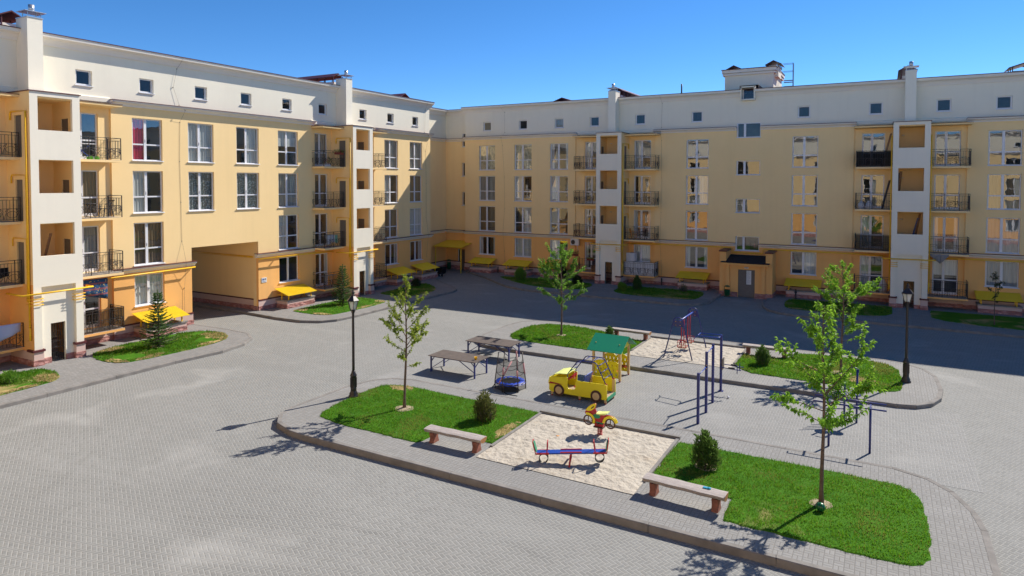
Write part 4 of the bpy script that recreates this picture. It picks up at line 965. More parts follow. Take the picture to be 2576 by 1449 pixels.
def spruce(label, loc, H, R, seed):
    rg = random.Random(seed); t = thing('spruce_tree', label, 'tree', loc, 'young spruces in front of the left block'); B = Vector(loc); tr = MB(); cr = MB()
    tr.tube([B + Vector((0, 0, -.05)), B + Vector((.03, .02, H * .5)), B + Vector((.0, .0, H))], [.055, .032, .008], 0, 7)
    z = .22
    while z < H * .98:
        f = 1 - z / H; k = int(6 + 3 * f); a0 = rg.random() * 6
        for i in range(k):
            az = a0 + i * 2 * pi / k + rg.uniform(-.3, .3); L = R * (f ** .85) * rg.uniform(.7, 1.15) + .08; q = []; p0 = B + Vector((0, 0, z)); n = 5
            for j in range(n + 1):
                g = j / n; q.append(p0 + Vector((cos(az) * L * g, sin(az) * L * g, L * (-.25 * g + .36 * g * g) + (.25 * (1 - f)) * L * g)))
            tr.tube(q, [.012 * (1 - j / (n + 1)) + .003 for j in range(n + 1)], 0, 4)
            for j in range(int(L * 95) + 6):
                g = rg.uniform(.08, 1.03); kk = min(n - 1, int(g * n)); a = q[kk].lerp(q[kk + 1], g * n - kk); ax = (q[kk + 1] - q[kk]).normalized(); side = Vector((-sin(az), cos(az), 0)) * rg.choice((-1, 1))
                d = (ax * rg.uniform(.5, 1) + side * rg.uniform(.1, .9) + Vector((0, 0, rg.uniform(-.4, .3)))).normalized(); leaf(cr, a, d, rg.uniform(.07, .16) * (1.2 - .5 * g), .016, rg)
        z += rg.uniform(.13, .2) * (1 if f > .3 else .8)
    for j in range(40): leaf(cr, B + Vector((0, 0, H * (.9 + .1 * j / 40))), Vector((rg.uniform(-1, 1), rg.uniform(-1, 1), 1)), .08, .014, rg)
    tr.build('trunk', 'bark_grey', t, fix=False); cr.build('crown', 'needle_green', t, fix=False); return t
spruce('young spruce with open branches in front of the leftmost yellow basement canopy', (-32.65, 20.83, .17), 2.95, .88, 2)
spruce('dense young spruce in front of the loggia tower right of the passage', (-32.85, 34.48, .17), 2.8, .85, 9)

def shrub(label, loc, H, R, mat, seed, n=900, cone=True, group=None, name='conifer_shrub', lobes=None):
    rg = random.Random(seed); t = thing(name, label, 'shrub', loc, group); B = Vector(loc); cr = MB(); tr = MB()
    lobes = lobes or [(0, 0, 1, .8), (.45, .2, .74, .62), (-.42, .15, .80, .6), (.1, -.45, .70, .6), (-.1, .45, .84, .62), (.3, -.3, .86, .55), (-.35, -.3, .66, .6), (.62, -.05, .55, .5)]
    for lx, ly, lh, lr in lobes:
        c = B + Vector((lx * R, ly * R, 0)); h = H * lh; r = R * .62 * lr
        for k in range(9):
            az = rg.random() * 6.28; tr.tube([c + Vector((0, 0, -.02)), c + Vector((cos(az) * r * .5, sin(az) * r * .5, h * rg.uniform(.5, .85)))], [.012, .004], 0, 4)
        for i in range(int(n * lh)):
            g = rg.random() ** .8; rr = r * (sin(pi * (.12 + .8 * g)) ** .8 if not cone else (1 - g) ** .42 * min(1, g * 4 + .5)) * sqrt(rg.uniform(.2, 1.15)); az = rg.random() * 2 * pi
            bump = 1 + .25 * noise.noise((az * 1.3 + lx * 9, g * 5, seed)); p = c + Vector((cos(az) * rr * bump, sin(az) * rr * bump, g * h))
            leaf(cr, p, Vector((cos(az) * .55, sin(az) * .55, 1)) + Vector((rg.uniform(-.4, .4), rg.uniform(-.4, .4), 0)), rg.uniform(.06, .16) * (.8 + H * .3) * (1.7 if rg.random() < .1 else 1), .012 + .005 * H, rg)
    tr.build('stem', 'bark_grey', t, fix=False); cr.build('crown', mat, t, fix=False); return t
shrub('brownish upright conifer shrub on the near left lawn behind the log bench', (-12.3, 19.95, .22), .95, .46, 'thuja_brown', 3, 330, False)
shrub('large green conifer shrub in the corner of the near right lawn by the sandpit', (-4.5, 19.85, .22), 1.05, .47, 'thuja_green', 4, 460)
shrub('small dark conifer shrub beside the far left bench behind the playhouse', (-13.05, 34.3, .17), .62, .30, 'thuja_green', 5, 160)
shrub('small round conifer shrub in front of the far right bench', (-4.85, 32.75, .17), .86, .40, 'thuja_green', 6, 300)
shrub('leafy shrub in the shaded bed in front of the second yellow basement canopy', (-27.9, 51.3, .17), 1.0, .62, 'leaf_mid', 7, 420, False, name='leafy_shrub')
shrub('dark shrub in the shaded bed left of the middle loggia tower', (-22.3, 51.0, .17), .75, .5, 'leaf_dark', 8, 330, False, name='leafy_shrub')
shrub('low golden ball shrub left of its twin at the foot of the middle loggia tower', (-18.25, 50.4, .17), .55, .27, 'leaf_mid', 9, 210, False, name='ball_shrub')
shrub('low golden ball shrub nearest the dark conifer by the middle loggia tower', (-17.85, 50.0, .17), .55, .28, 'leaf_mid', 10, 210, False, name='ball_shrub')
shrub('dark conifer shrub on the shaded bed right of the middle loggia tower', (-17.1, 51.0, .17), 1.05, .42, 'needle_green', 11, 420)
shrub('low leafy plant in the front left lawn at the edge of the photo', (-32.3, 13.9, .17), .45, .5, 'leaf_mid', 12, 260, False, name='leafy_shrub')
shrub('sparse twiggy bush before the canopy left of the entrance porch', (-13.6, 51.7, .17), .62, .45, 'thuja_brown', 13, 45, False, name='twiggy_bush')
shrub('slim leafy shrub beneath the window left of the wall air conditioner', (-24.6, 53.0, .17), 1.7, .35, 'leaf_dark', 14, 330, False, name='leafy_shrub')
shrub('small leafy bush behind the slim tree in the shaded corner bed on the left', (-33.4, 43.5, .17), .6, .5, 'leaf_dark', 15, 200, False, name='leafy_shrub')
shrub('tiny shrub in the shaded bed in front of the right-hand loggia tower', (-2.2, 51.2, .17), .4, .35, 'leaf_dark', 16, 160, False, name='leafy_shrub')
# ------------------------------------------------------------------ basement stair canopies
def fl(u, ly, z): return (-36.15 - ly, u, z)
def fr(u, ly, z): return (u, 54.4 + ly, z)
class FM(MB):
    def __init__(s, F): super().__init__(); s.F = F
    def map(s, b): s.v[b:] = [s.F(*p) for p in s.v[b:]]
    def fin(s): s.v = [s.F(*p) for p in s.v]; return s
def canopy(F, u0, u1, label, dep=1.42, pit=1.18):
    t = thing('basement_canopy', label, 'canopy', F((u0 + u1) / 2, -.7, .15), 'yellow canopies over the basement stairs')
    m = FM(F); n = int((u1 - u0) / .09) * 2; zb, zf = 1.45, 1.06; vs = []
    for i in range(n + 1):
        u = u0 + (u1 - u0) * i / n; dz = .012 if i % 2 else -.012
        vs += [(u, -.07, zb + dz), (u, -dep, zf + dz), (u, -.07, zb + dz - .012), (u, -dep, zf + dz - .012)]
    fs = []
    for i in range(n):
        a = 4 * i; b = a + 4; fs += [(a, b, b + 1, a + 1), (a + 2, a + 3, b + 3, b + 2), (a + 1, b + 1, b + 3, a + 3)]
    m.add(vs, fs, 0); m.fin().build('roof', 'canopy_sheet', t, fix=False)
    for u in (u0 + .3, u1 - .3):
        for ly in (-pit + .08, -.45):
            p = FM(F); p.box(u - .03, u + .03, ly - .03, ly + .03, .70, zb - (zb - zf) * (-ly) / dep - .02); p.fin().build('post', 'pipe_yellow', t)
    p = FM(F)
    for u in (u0 + .3, u1 - .3): p.bar((u, -.02, 1.0), (u, -pit + .08, 1.0), .035); p.bar((u, -pit + .08, 1.02), (u, -.08, 1.38), .03)
    p.bar((u0 + .1, -pit + .08, 1.11), (u1 - .1, -pit + .08, 1.11), .04); p.fin().build('frame', 'pipe_yellow', t)
    p = FM(F); a, b = u0 + .12, u1 - .02; th = .22
    for (x0, x1, y0, y1) in ((a, b, -pit, -pit + th), (a, a + th, -pit + th + .001, -.065), (b - th, b, -pit + th + .001, -.065)):
        p.box(x0, x1, y0, y1, .12, .42, 0); p.box(x0 + .02, x1 - .02, y0 + .02, y1 - .001, .42, .62, 1); p.box(x0 - .03, x1 + .03, y0 - .03, y1, .62, .70, 2)
    p.box(a + th + .001, b - th - .001, -pit + th + .001, -.07, .10, .2, 3)
    p.fin().build('stair_wall', ['pink_rock', 'pink_plaster', 'concrete', 'dark_felt'], t); return t
canopy(fl, 21.5, 24.1, 'leftmost yellow corrugated canopy, in front of the sunlit wall left of the passage')
canopy(fl, 31.35, 33.95, 'sunlit yellow corrugated canopy right of the passage, beside the small wall sign')
canopy(fl, 42.9, 45.35, 'shaded yellow canopy right of the second loggia tower on the left block')
canopy(fl, 46.3, 48.75, 'shaded yellow canopy at the far end of the left block, next to the black cart')
canopy(fr, -34.55, -32.1, 'yellow canopy at the left end of the back block, nearest the corner entrance')
canopy(fr, -30.75, -28.2, 'yellow canopy under the second ground-floor window of the back block')
canopy(fr, -27.0, -24.55, 'yellow canopy behind the dense young tree, below the air conditioner side')
canopy(fr, -14.57, -12.1, 'yellow canopy on the back wall left of the entrance porch')
canopy(fr, -6.4, -3.9, 'yellow canopy on the back wall just right of the entrance porch')
canopy(fr, 5.45, 7.95, 'rightmost yellow canopy behind the small dark young tree')

# ------------------------------------------------------------------ lamp posts
def lamp(loc, label):
    t = thing('lamp_post', label, 'lamp post', loc, 'old style lamp posts'); x, y, z = loc
    m = MB(); m.lathe([(.20, -.02), (.20, .05), (.16, .09), (.17, .14), (.125, .22), (.115, .3), (.125, .33), (.112, .36), (.112, .80), (.13, .83), (.13, .88), (.085, .96), (.075, 1.02), (.06, 1.05)], loc, 16)
    for k in range(10): a = k * pi / 5; m.bar((x + .115 * cos(a), y + .115 * sin(a), z + .38), (x + .115 * cos(a), y + .115 * sin(a), z + .78), .025)
    m.build('base', 'lamp_black', t)
    m = MB(); m.lathe([(.058, 1.0), (.055, 1.3), (.048, 3.2), (.05, 3.33), (.065, 3.36), (.05, 3.4), (.035, 3.46)], loc, 12); m.build('pole', 'lamp_black', t)
    m = MB(); P = lambda r, a, h: (x + r * cos(a), y + r * sin(a), z + h); A = [k * pi / 3 + .35 for k in range(6)]
    for a in A: m.bar(P(.12, a, 3.46), P(.215, a, 3.83), .02); m.bar(P(.06, a, 3.37), P(.10, a, 3.47), .018)
    m.lathe([(.135, 3.45), (.14, 3.47), (.12, 3.485)], loc, 6); m.build('lantern_frame', 'lamp_black', t)
    m = MB(); vs = [P(.115, a, 3.48) for a in A] + [P(.208, a, 3.82) for a in A]; m.add(vs, [(i, (i + 1) % 6, 6 + (i + 1) % 6, 6 + i) for i in range(6)]); m.build('glass', 'lamp_glass', t, fix=False)
    m = MB(); vs = [P(.25, a, 3.82) for a in A] + [P(.25, a, 3.845) for a in A] + [P(.09, a, 4.02) for a in A]; m.add(vs, [(i, (i + 1) % 6, 6 + (i + 1) % 6, 6 + i) for i in range(6)] + [(6 + i, 6 + (i + 1) % 6, 12 + (i + 1) % 6, 12 + i) for i in range(6)] + [(5, 4, 3, 2, 1, 0), (12, 13, 14, 15, 16, 17)])
    m.lathe([(.09, 4.02), (.05, 4.06), (.035, 4.1), (.06, 4.13), (.06, 4.17), (.025, 4.2), (.02, 4.24), (.004, 4.27)], loc, 10); m.build('lantern_roof', 'lamp_black', t)
    m = MB(); m.lathe([(.03, 3.48), (.05, 3.56), (.045, 3.66), (.01, 3.7)], loc, 10); m.build('bulb', 'plastic_white', t); return t
lamp((-18.2, 19.67, .2), 'black lamp post standing at the left end of the near island')
lamp((.97, 32.97, .15), 'black lamp post standing at the right end of the far island before the shaded block')

# ------------------------------------------------------------------ log benches
def bench(cx, cy, z, L, ang, label, seed):
    t = thing('log_bench', label, 'bench', (cx, cy, z), 'split log benches beside the sandpits'); rg = random.Random(seed)
    R = Matrix.Rotation(ang, 3, 'Z'); T = lambda p: tuple(R @ Vector(p) + Vector((cx, cy, z)))
    m = MB(); n = 12; prof = [(.21 * cos(pi + pi * k / n), .17 * sin(pi + pi * k / n)) for k in range(n + 1)]; K = 10
    for i in range(K + 1):
        x = -L / 2 + L * i / K; s = 1 + .05 * sin(i * 1.7 + seed)
        for a, b in prof: m.v.append((x, a * s, .45 + b * s * .9))
        m.v.append((x, .1, .465)); m.v.append((x, -.1, .465))
    k = n + 3
    for i in range(K):
        for j in range(k): j2 = (j + 1) % k; m.f.append((i * k + j, i * k + j2, (i + 1) * k + j2, (i + 1) * k + j)); m.m.append(0); m.s.append(False)
    m.f.append(tuple(range(k))); m.f.append(tuple(K * k + j for j in reversed(range(k)))); m.m += [1, 1]; m.s += [False, False]
    m.v = [T(p) for p in m.v]; m.build('seat', ['bench_wood', 'log_end'], t)
    for sx in (-1, 1):
        m = MB(); x = sx * (L / 2 - .26)
        m.prism([(-.18, -.02), (.18, -.02), (.12, .15), (.17, .33), (-.17, .33), (-.12, .15)], lambda a, b, d: T((d, a, b)), x - .09, x + .09); m.build('leg', 'bench_leg', t, bevel=.02)
    return t
bench(-11.92, 17.55, .2, 2.15, .02, 'grey log bench beside the near left lawn, by the left edge of the sandpit', 1)
bench(-4.5, 17.48, .2, 2.2, -.05, 'log bench at the near sandpit with a teal toy on its seat', 2)
bench(-12.0, 34.85, .15, 2.2, -.03, 'log bench behind the playhouse beside the far sandpit', 3)
bench(-4.95, 34.65, .15, 2.2, .02, 'log bench behind the small round conifer at the right of the far sandpit', 4)

# ------------------------------------------------------------------ play tables
def table(cx, cy, label):
    t = thing('play_table', label, 'table', (cx, cy, 0), 'long steel tables'); L, Wd, h = 2.56, 1.22, .76
    m = MB(); m.box(cx - L / 2, cx + L / 2, cy - Wd / 2, cy + Wd / 2, h - .025, h); m.build('tabletop', 'table_top', t)
    lx, ly = L / 2 - .1, Wd / 2 - .1
    for sx in (-1, 1):
        for sy in (-1, 1):
            m = MB(); m.box(cx + sx * lx - .03, cx + sx * lx + .03, cy + sy * ly - .03, cy + sy * ly + .03, 0, h - .026); m.build('leg', 'paint_navy', t)
            m = MB(); m.bar((cx + sx * lx, cy + sy * ly, .25 if sx > 0 else .16), (cx + sx * .35, cy + sy * ly, h - .05), .028); m.bar((cx + sx * lx, cy + sy * ly, .46), (cx + sx * lx, cy + sy * .12, h - .05), .028); m.bar((cx + sx * lx, cy + sy * ly, .52), (cx + sx * (lx - .2), cy + sy * ly, h - .04), .026); m.build('brace', 'paint_navy', t)
    m = MB()
    for sy in (-1, 1): m.box(cx - lx, cx + lx, cy + sy * ly - .02, cy + sy * ly + .02, h - .065, h - .027)
    m.build('apron', 'paint_navy', t); return t
table(-16.85, 25.12, 'brown steel table nearest the camera with the yellow bucket on it')
table(-16.93, 28.35, 'brown steel table farther back, behind the mini trampoline')
b = thing('bucket', 'small yellow toy bucket standing on the nearer brown table', 'bucket', (-15.82, 24.95, .762))
m = MB(); m.lathe([(.055, 0), (.07, .12), (.075, .125), (.066, .12), (.05, .01)], (-15.82, 24.95, .762), 14); m.build('shell', 'bucket_yellow', b)
m = MB(); m.tube([(-15.82 + .075 * cos(a * pi / 8), 24.95 - .02, .762 + .11 - .06 * sin(a * pi / 8)) for a in range(9)], .005, n=4); m.build('handle', 'bucket_yellow', b)

# ------------------------------------------------------------------ mini trampoline
cx, cy = -13.62, 24.2; t = thing('trampoline', 'black mini trampoline with blue pad and torn safety net in front of the tables', 'trampoline', (cx, cy, 0)); R = .62; zr = .32
m = MB(); m.tube([(cx + R * cos(k * pi / 12), cy + R * sin(k * pi / 12), zr) for k in range(24)], .022, n=6, closed=True); m.build('ring', 'iron_dark', t)
m = MB(); n = 36; vs = []
for k in range(n):
    a = k * 2 * pi / n; w = .02 * sin(k * 2.3); vs += [(cx + (R + .03 + w) * cos(a), cy + (R + .03 + w) * sin(a), zr - .03 + w), (cx + (R - .03) * cos(a), cy + (R - .03) * sin(a), zr + .035), (cx + (R - .2 + w) * cos(a), cy + (R - .2 + w) * sin(a), zr + .03 + w)]
m.add(vs, [q for k in range(n) for q in ((3 * k, 3 * k + 1, 3 * ((k + 1) % n) + 1, 3 * ((k + 1) % n)), (3 * k + 1, 3 * k + 2, 3 * ((k + 1) % n) + 2, 3 * ((k + 1) % n) + 1))], 0, True); m.build('pad', 'blue_pad', t, fix=False)
m = MB(); m.lathe([(.44, zr), (.44, zr + .012)], (cx, cy, 0), 28); m.build('jumping_mat', 'rubber', t)
poles = []
for k in range(6):
    a = k * pi / 3 + .5; top = (cx + (R - .13) * cos(a), cy + (R - .13) * sin(a), 1.56 - .04 * (k % 3)); bot = (cx + (R + .03) * cos(a), cy + (R + .03) * sin(a), .0); poles.append((bot, top))
    m = MB(); m.tube([bot, (bot[0], bot[1], zr), top], .021, n=8); m.build('pole', 'iron_dark', t)
for k, f0, f1 in ((0, .25, .62), (1, .3, .98), (2, .05, .3), (4, .35, .6), (5, .28, .5)):
    bt, tp = Vector((poles[k][0][0], poles[k][0][1], zr)), Vector(poles[k][1]); m = MB(); m.tube([bt.lerp(tp, f0 if k != 2 else 0), bt.lerp(tp, f1)], .034, n=8); m.build('foam_sleeve', 'pink_foam', t)
m = MB(); m.tube([(cx - .2, cy - .62, .34), (cx + .12, cy - .1, 1.2)], .03, n=8); m.build('loose_sleeve', 'pink_foam', t)
m = MB()
def netpt(k, f, h, sag=0):
    b0, t0 = poles[k % 6]; b1, t1 = poles[(k + 1) % 6]; g = max(0, (h - zr) / (1.56 - zr)); p0 = Vector((b0[0], b0[1], 0)).lerp(Vector((t0[0], t0[1], 0)), g); p1 = Vector((b1[0], b1[1], 0)).lerp(Vector((t1[0], t1[1], 0)), g)
    p = p0.lerp(p1, f); q = Vector((cx, cy, 0)); p = p + (q - p) * (.25 * f * (1 - f)); return (p.x, p.y, h - sag * 4 * f * (1 - f))
for k in (0, 1, 2):
    vs = []; N = 6
    for i in range(N + 1):
        for j in range(5): vs.append(netpt(k, i / N, .4 + j * .22, .02 + .05 * j))
    m.add(vs, [(i * 5 + j, (i + 1) * 5 + j, (i + 1) * 5 + j + 1, i * 5 + j + 1) for i in range(N) for j in range(4)], 0, True)
for k in range(3, 6):
    vs = []; N = 6
    for i in range(N + 1):
        for j in range(3): vs.append(netpt(k, i / N, .02 + j * .13, .0))
    m.add(vs, [(i * 3 + j, (i + 1) * 3 + j, (i + 1) * 3 + j + 1, i * 3 + j + 1) for i in range(N) for j in range(2)], 0, True)
m.build('safety_net', 'net_black', t, fix=False)
m = MB()
for h, s in ((1.12, .06), (.72, .09)):
    for k in range(6): m.tube([netpt(k, f / 6, h, s) for f in range(7)], .011, n=4)
m.tube([(cx - .1, cy - .55, .33), (cx + .05, cy - .72, .08), (cx + .3, cy - .78, .015), (cx + .75, cy - .75, .012)], .02, n=5); m.tube([(cx - .7, cy - .3, .04), (cx - .45, cy - .5, .28)], .02, n=5); m.build('net_strap', 'rubber', t)

# ------------------------------------------------------------------ yellow play car
cx, cy = -10.5, 24.72; t = thing('play_car', 'yellow wooden play car with blue climbing cage and brown wheels', 'play car', (cx, cy, 0))
side = [(-11.75, .19), (-11.78, .45), (-11.84, .49), (-11.83, .64), (-11.77, .74), (-11.71, .79), (-11.02, .85), (-10.99, .82), (-11.0, .47), (-10.97, .41), (-10.92, .385), (-10.74, .385), (-10.67, .42), (-10.64, .48), (-10.64, .72), (-10.60, .765), (-10.54, .77), (-9.37, .79), (-9.32, .76), (-9.31, .26), (-9.36, .19), (-10.4, .17), (-11.15, .17)]
plate('side_panel', [side], 24.22, 24.26, 'paint_yellow', t); plate('side_panel', [side], 25.18, 25.22, 'paint_yellow', t)
for x in (-11.36, -9.75):
    for y0, s in ((24.22, -1), (25.22, 1)):
        w = plate('wheel', [ell(x, .29, .225, .225, 28)], y0 + s * .002, y0 + s * .032, 'paint_brown', t); plate('rim', [ell(x, .29, .145, .145, 24)], y0 + s * .0325, y0 + s * .045, 'paint_tan', w, .003)
plate('headlight_stripe', [[(-11.83, .50), (-11.75, .58), (-11.22, .54), (-11.5, .515)]], 24.205, 24.219, 'paint_redbrown', t, .002)
m = MB(); m.prism([(-11.72, .79), (-11.60, .90), (-11.35, .965), (-11.0, .99), (-11.0, .965), (-11.35, .94), (-11.6, .875), (-11.72, .76)], lambda a, b, d: (a, d, b), 24.25, 25.2); m.build('hood', 'paint_yellow_pale_sunlit', t)  # hood in a lighter yellow that carries the sunlight falling on it
m = MB(); m.box(-11.82, -11.78, 24.24, 25.2, .22, .74); m.build('front_panel', 'paint_yellow', t)
m = MB(); m.box(-11.68, -9.3, 24.262, 25.178, .22, .26); m.build('floor', 'floor_wood', t)
m = MB(); m.box(-9.33, -9.29, 24.262, 25.178, .14, .262); m.build('rear_step', 'paint_green', t)
for x, y, zt in ((-11.7, 24.29, .4), (-11.7, 25.15, .4), (-10.48, 24.29, .62), (-10.35, 25.15, .84), (-9.38, 24.29, .78), (-9.38, 25.15, .8)):
    m = MB(); m.box(x - .05, x + .05, y - .025, y + .025, .05, zt); p = m.build('post', 'paint_tan', t)
    m = MB(); m.box(x - .03, x + .03, y - .02, y + .02, 0, .05); m.build('foot', 'paint_red', p)
    m = MB(); m.box(x - .055, x + .055, y - .03, y + .03, zt + .001, zt + .03); m.build('cap', 'paint_red', p)
m = MB()
for y in (24.3, 25.14):
    pts = [(-11.02, .78), (-11.02, .97), (-10.60, 1.53), (-10.52, 1.575), (-9.86, 1.585), (-9.76, 1.53), (-9.38, .78)]
    m.tube([(a, y, b) for a, b in pts], .021, n=8)
for a, b in ((-10.92, 1.10), (-10.74, 1.35), (-10.38, 1.58), (-10.02, 1.585), (-9.72, 1.45), (-9.60, 1.2), (-9.48, .97)): m.tube([(a, 24.3, b), (a, 25.14, b)], .018, n=8)
m.build('climbing_cage', 'paint_navy', t)
m = MB(); m.prism([(-10.42, .52), (-10.40, .5), (-10.26, .98), (-10.28, 1.0)], lambda a, b, d: (a, d, b), 24.32, 25.1); m.build('seat_back', 'paint_blue', t)
m = MB(); m.box(-10.75, -10.4, 24.32, 25.1, .46, .5); m.build('seat', 'paint_red', t)
m = MB(); m.box(-11.0, -10.97, 24.3, 25.15, .72, .82, 0); m.build('dashboard', 'paint_red', t)
m = MB(); c = Vector((-10.86, 24.62, .84)); m.tube([tuple(c + Vector((.03 * cos(k * pi / 8) * .6, .11 * cos(k * pi / 8), .11 * sin(k * pi / 8)))) for k in range(16)], .014, n=6, closed=True); m.bar(c, c + Vector((-.12, 0, -.06)), .025); m.build('steering_wheel', 'paint_red', t)

# ------------------------------------------------------------------ playhouse
cx, cy = -10.5, 27.95; t = thing('playhouse', 'small yellow playhouse on posts with a green gable roof', 'playhouse', (cx, cy, 0))
for x, y in ((-11.13, 27.33), (-9.9, 27.33), (-11.13, 28.6), (-9.95, 28.6)):
    m = MB(); m.box(x - .05, x + .05, y - .05, y + .05, .06, 1.42); p = m.build('post', 'paint_tan', t); m = MB(); m.box(x - .03, x + .03, y - .03, y + .03, 0, .06); m.build('foot', 'paint_red', p)
for s, n2 in ((-1, 0), (1, 1)):
    m = MB(); m.prism([(cy, 1.90), (cy + s * 1.0, 1.36), (cy + s * 1.0, 1.33), (cy, 1.87)], lambda a, b, d: (d, a, b), -11.30, -9.70); m.build('roof_panel', 'paint_green', t)
def panel(x0, x1, z0, zs, nrow, y, ncol):
    top = []
    k = 14
    for i in range(k + 1):
        f = i / k; top.append((x1 + (x0 - x1) * f, zs + .09 * abs(sin(pi * 2 * f)) - .04 * (1 if abs(f - .5) < .06 else 0)))
    polys = [[(x0, z0), (x1, z0)] + top]
    for r in range(nrow):
        for c in range(ncol): polys.append(slot(x0 + (x1 - x0) * (c + .5 + .25 * (r % 2 - .5)) / ncol, z0 + .16 + r * (zs - z0 - .12) / nrow, .05, .115))
    return plate('panel', polys, y - .015, y + .015, 'paint_yellow', t, .004)
panel(-11.08, -9.95, .14, .79, 3, 27.33, 6); panel(-11.08, -10.0, .14, .82, 3, 28.6, 6)
m = MB()
for x in (-11.12, -9.93):
    m.prism([(27.3, 1.36), (28.62, 1.36), (27.96, 1.84)], lambda a, b, d: (d, a, b), x - .012, x + .012, 0)
m.build('gable', 'paint_yellow', t)
m = MB()
for k in range(8): pass
m.prism([(27.36, 1.36)] + [(27.36 + .30 * sin(k * pi / 16), 1.36 - .30 * (1 - cos(k * pi / 16)) - .0) for k in range(1, 9)][:0] + [(27.75, 1.36), (27.70, 1.22), (27.55, 1.13), (27.38, 1.12)], lambda a, b, d: (d, a, b), -9.942, -9.918); m.build('bracket', 'paint_yellow_pale_sunlit', t)
m = MB(); m.box(-10.9, -9.98, 28.25, 28.55, .40, .44); m.build('bench_seat', 'paint_red', t)
m = MB(); m.box(-10.9, -9.98, 27.4, 27.6, .40, .44); m.build('counter', 'paint_red', t)
m = MB()
for x in (-11.05, -9.95):
    for s in (-1, 1): m.lathe([(.025, 0), (.02, .02)], (x, cy + s * .55, 1.605), 8)
m.build('bolt', 'bolt_gold', t)

# ------------------------------------------------------------------ spring motorcycle
bx, by = -8.17, 20.65; t = thing('spring_rider', 'red and yellow toy motorcycle mounted on a red coil spring', 'spring rider', (bx, by, .2))
body = smooth_poly([(-8.70, .875), (-8.70, .94), (-8.66, 1.04), (-8.56, 1.16), (-8.44, 1.24), (-8.34, 1.28), (-8.31, 1.25), (-8.34, 1.12), (-8.32, 1.03), (-8.25, .95), (-8.10, .90), (-7.92, .95), (-7.80, .95), (-7.70, .90), (-7.63, .80), (-7.70, .86), (-7.86, .87), (-7.98, .80), (-8.04, .60), (-8.37, .60), (-8.38, .74), (-8.45, .84), (-8.56, .87)], 1)
plate('body', [body], by - .02, by + .02, 'paint_red', t)
visor = smooth_poly([(-8.67, .985), (-8.66, 1.04), (-8.56, 1.16), (-8.44, 1.24), (-8.34, 1.28), (-8.31, 1.25), (-8.33, 1.16), (-8.41, 1.06), (-8.52, 1.0)], 1)
for s in (-1, 1):
    plate('visor', [visor, [(-8.45, 1.12), (-8.43, 1.10), (-8.37, 1.19), (-8.39, 1.21)][::-1]], by + s * .0205, by + s * .032, 'paint_yellow', t, .002)
    for x in (-8.59, -7.80):
        o = [(x + .26 * cos(a), .68 + .26 * sin(a)) for a in [(-.35 if x < -8 else .25) + k * (2.2 if x < -8 else 2.9) / 14 for k in range(15)]]; i = [(x + .185 * cos(a), .68 + .185 * sin(a)) for a in [(-.35 if x < -8 else .25) + k * (2.2 if x < -8 else 2.9) / 14 for k in range(15)]]
        plate('mudguard', [o + i[::-1]], by + s * .034, by + s * .05, 'paint_yellow', t, .002)
    plate('tank_badge', [ell(-8.28, .86, .13, .075, 18, .3)], by + s * .0205, by + s * .03, 'paint_green', t, .002)
    plate('engine_badge', [[(-8.30, .68), (-8.05, .66), (-8.05, .62), (-8.30, .64)]], by + s * .0205, by + s * .03, 'paint_green', t, .002)
for x in (-8.59, -7.80):
    for s in (0,):
        w = plate('wheel', [ell(x, .68, .175, .175, 24), ell(x, .68, .135, .135, 20)], by - .018, by + .018, 'paint_brown', t, .003)
        m = MB()
        for k in range(3): a = k * 2 * pi / 3 + pi / 2; m.bar((x, by + s * .061, .68), (x + .15 * cos(a), by + s * .061, .68 + .15 * sin(a)), .026)
        m.build('spoke', 'paint_brown', w)
m = MB(); m.prism([(-8.26, .965), (-8.12, .955), (-7.96, .985), (-7.87, 1.03), (-7.87, 1.055), (-8.0, 1.03), (-8.14, 1.0), (-8.26, 1.0)], lambda a, b, d: (a, d, b), by - .13, by + .13); m.build('seat', 'paint_yellow_pale_sunlit', t)
m = MB(); m.tube([(-8.40, by - .2, 1.16), (-8.40, by + .2, 1.16)], .016); m.tube([(-8.2, by - .18, .64), (-8.2, by + .18, .64)], .016); m.build('handlebar', 'iron_dark', t)
m = MB(); m.box(-8.36, -8.02, by - .12, by + .12, .50, .54, 0); m.box(-8.34, -8.04, by - .06, by + .06, .54, .62, 1); m.build('mounting_plate', ['paint_brown', 'paint_red'], t)
m = MB(); N = 7 * 14; m.tube([(bx + .075 * cos(k * 2 * pi / 14), by + .075 * sin(k * 2 * pi / 14), .21 + .29 * k / N) for k in range(N + 1)], .014, n=6); m.build('spring', 'paint_red', t)

# ------------------------------------------------------------------ seesaw
A, Bv = Vector((-9.05, 17.72, .52)), Vector((-7.12, 18.50, .66)); d = (Bv - A).normalized(); side_v = Vector((-d.y, d.x, 0)).normalized(); upv = d.cross(side_v) * -1
if upv.z < 0: upv = -upv
t = thing('seesaw', 'blue seesaw with red handles and green seat backs standing in the near sandpit', 'seesaw', (-8.1, 18.1, .2)); P = lambda x, s, h: tuple(A + d * x + side_v * s + upv * h); L = (Bv - A).length
m = MB(); m.bar(P(0, 0, 0), P(L, 0, 0), .26, .045); m.build('beam', 'paint_blue', t)
for s in (-.12, .12): m = MB(); m.bar(P(L / 2 - .32, s, .028), P(L / 2 + .32, s, .028), .03); m.build('beam_trim', 'paint_red', t)
for e in (0, L):
    q = 1 if e == 0 else -1
    for s in (-.13, .13): m = MB(); m.bar(P(e, s, .0), P(e + q * .38, s, -.0), .03, .05); m.build('beam_trim', 'paint_red', t)
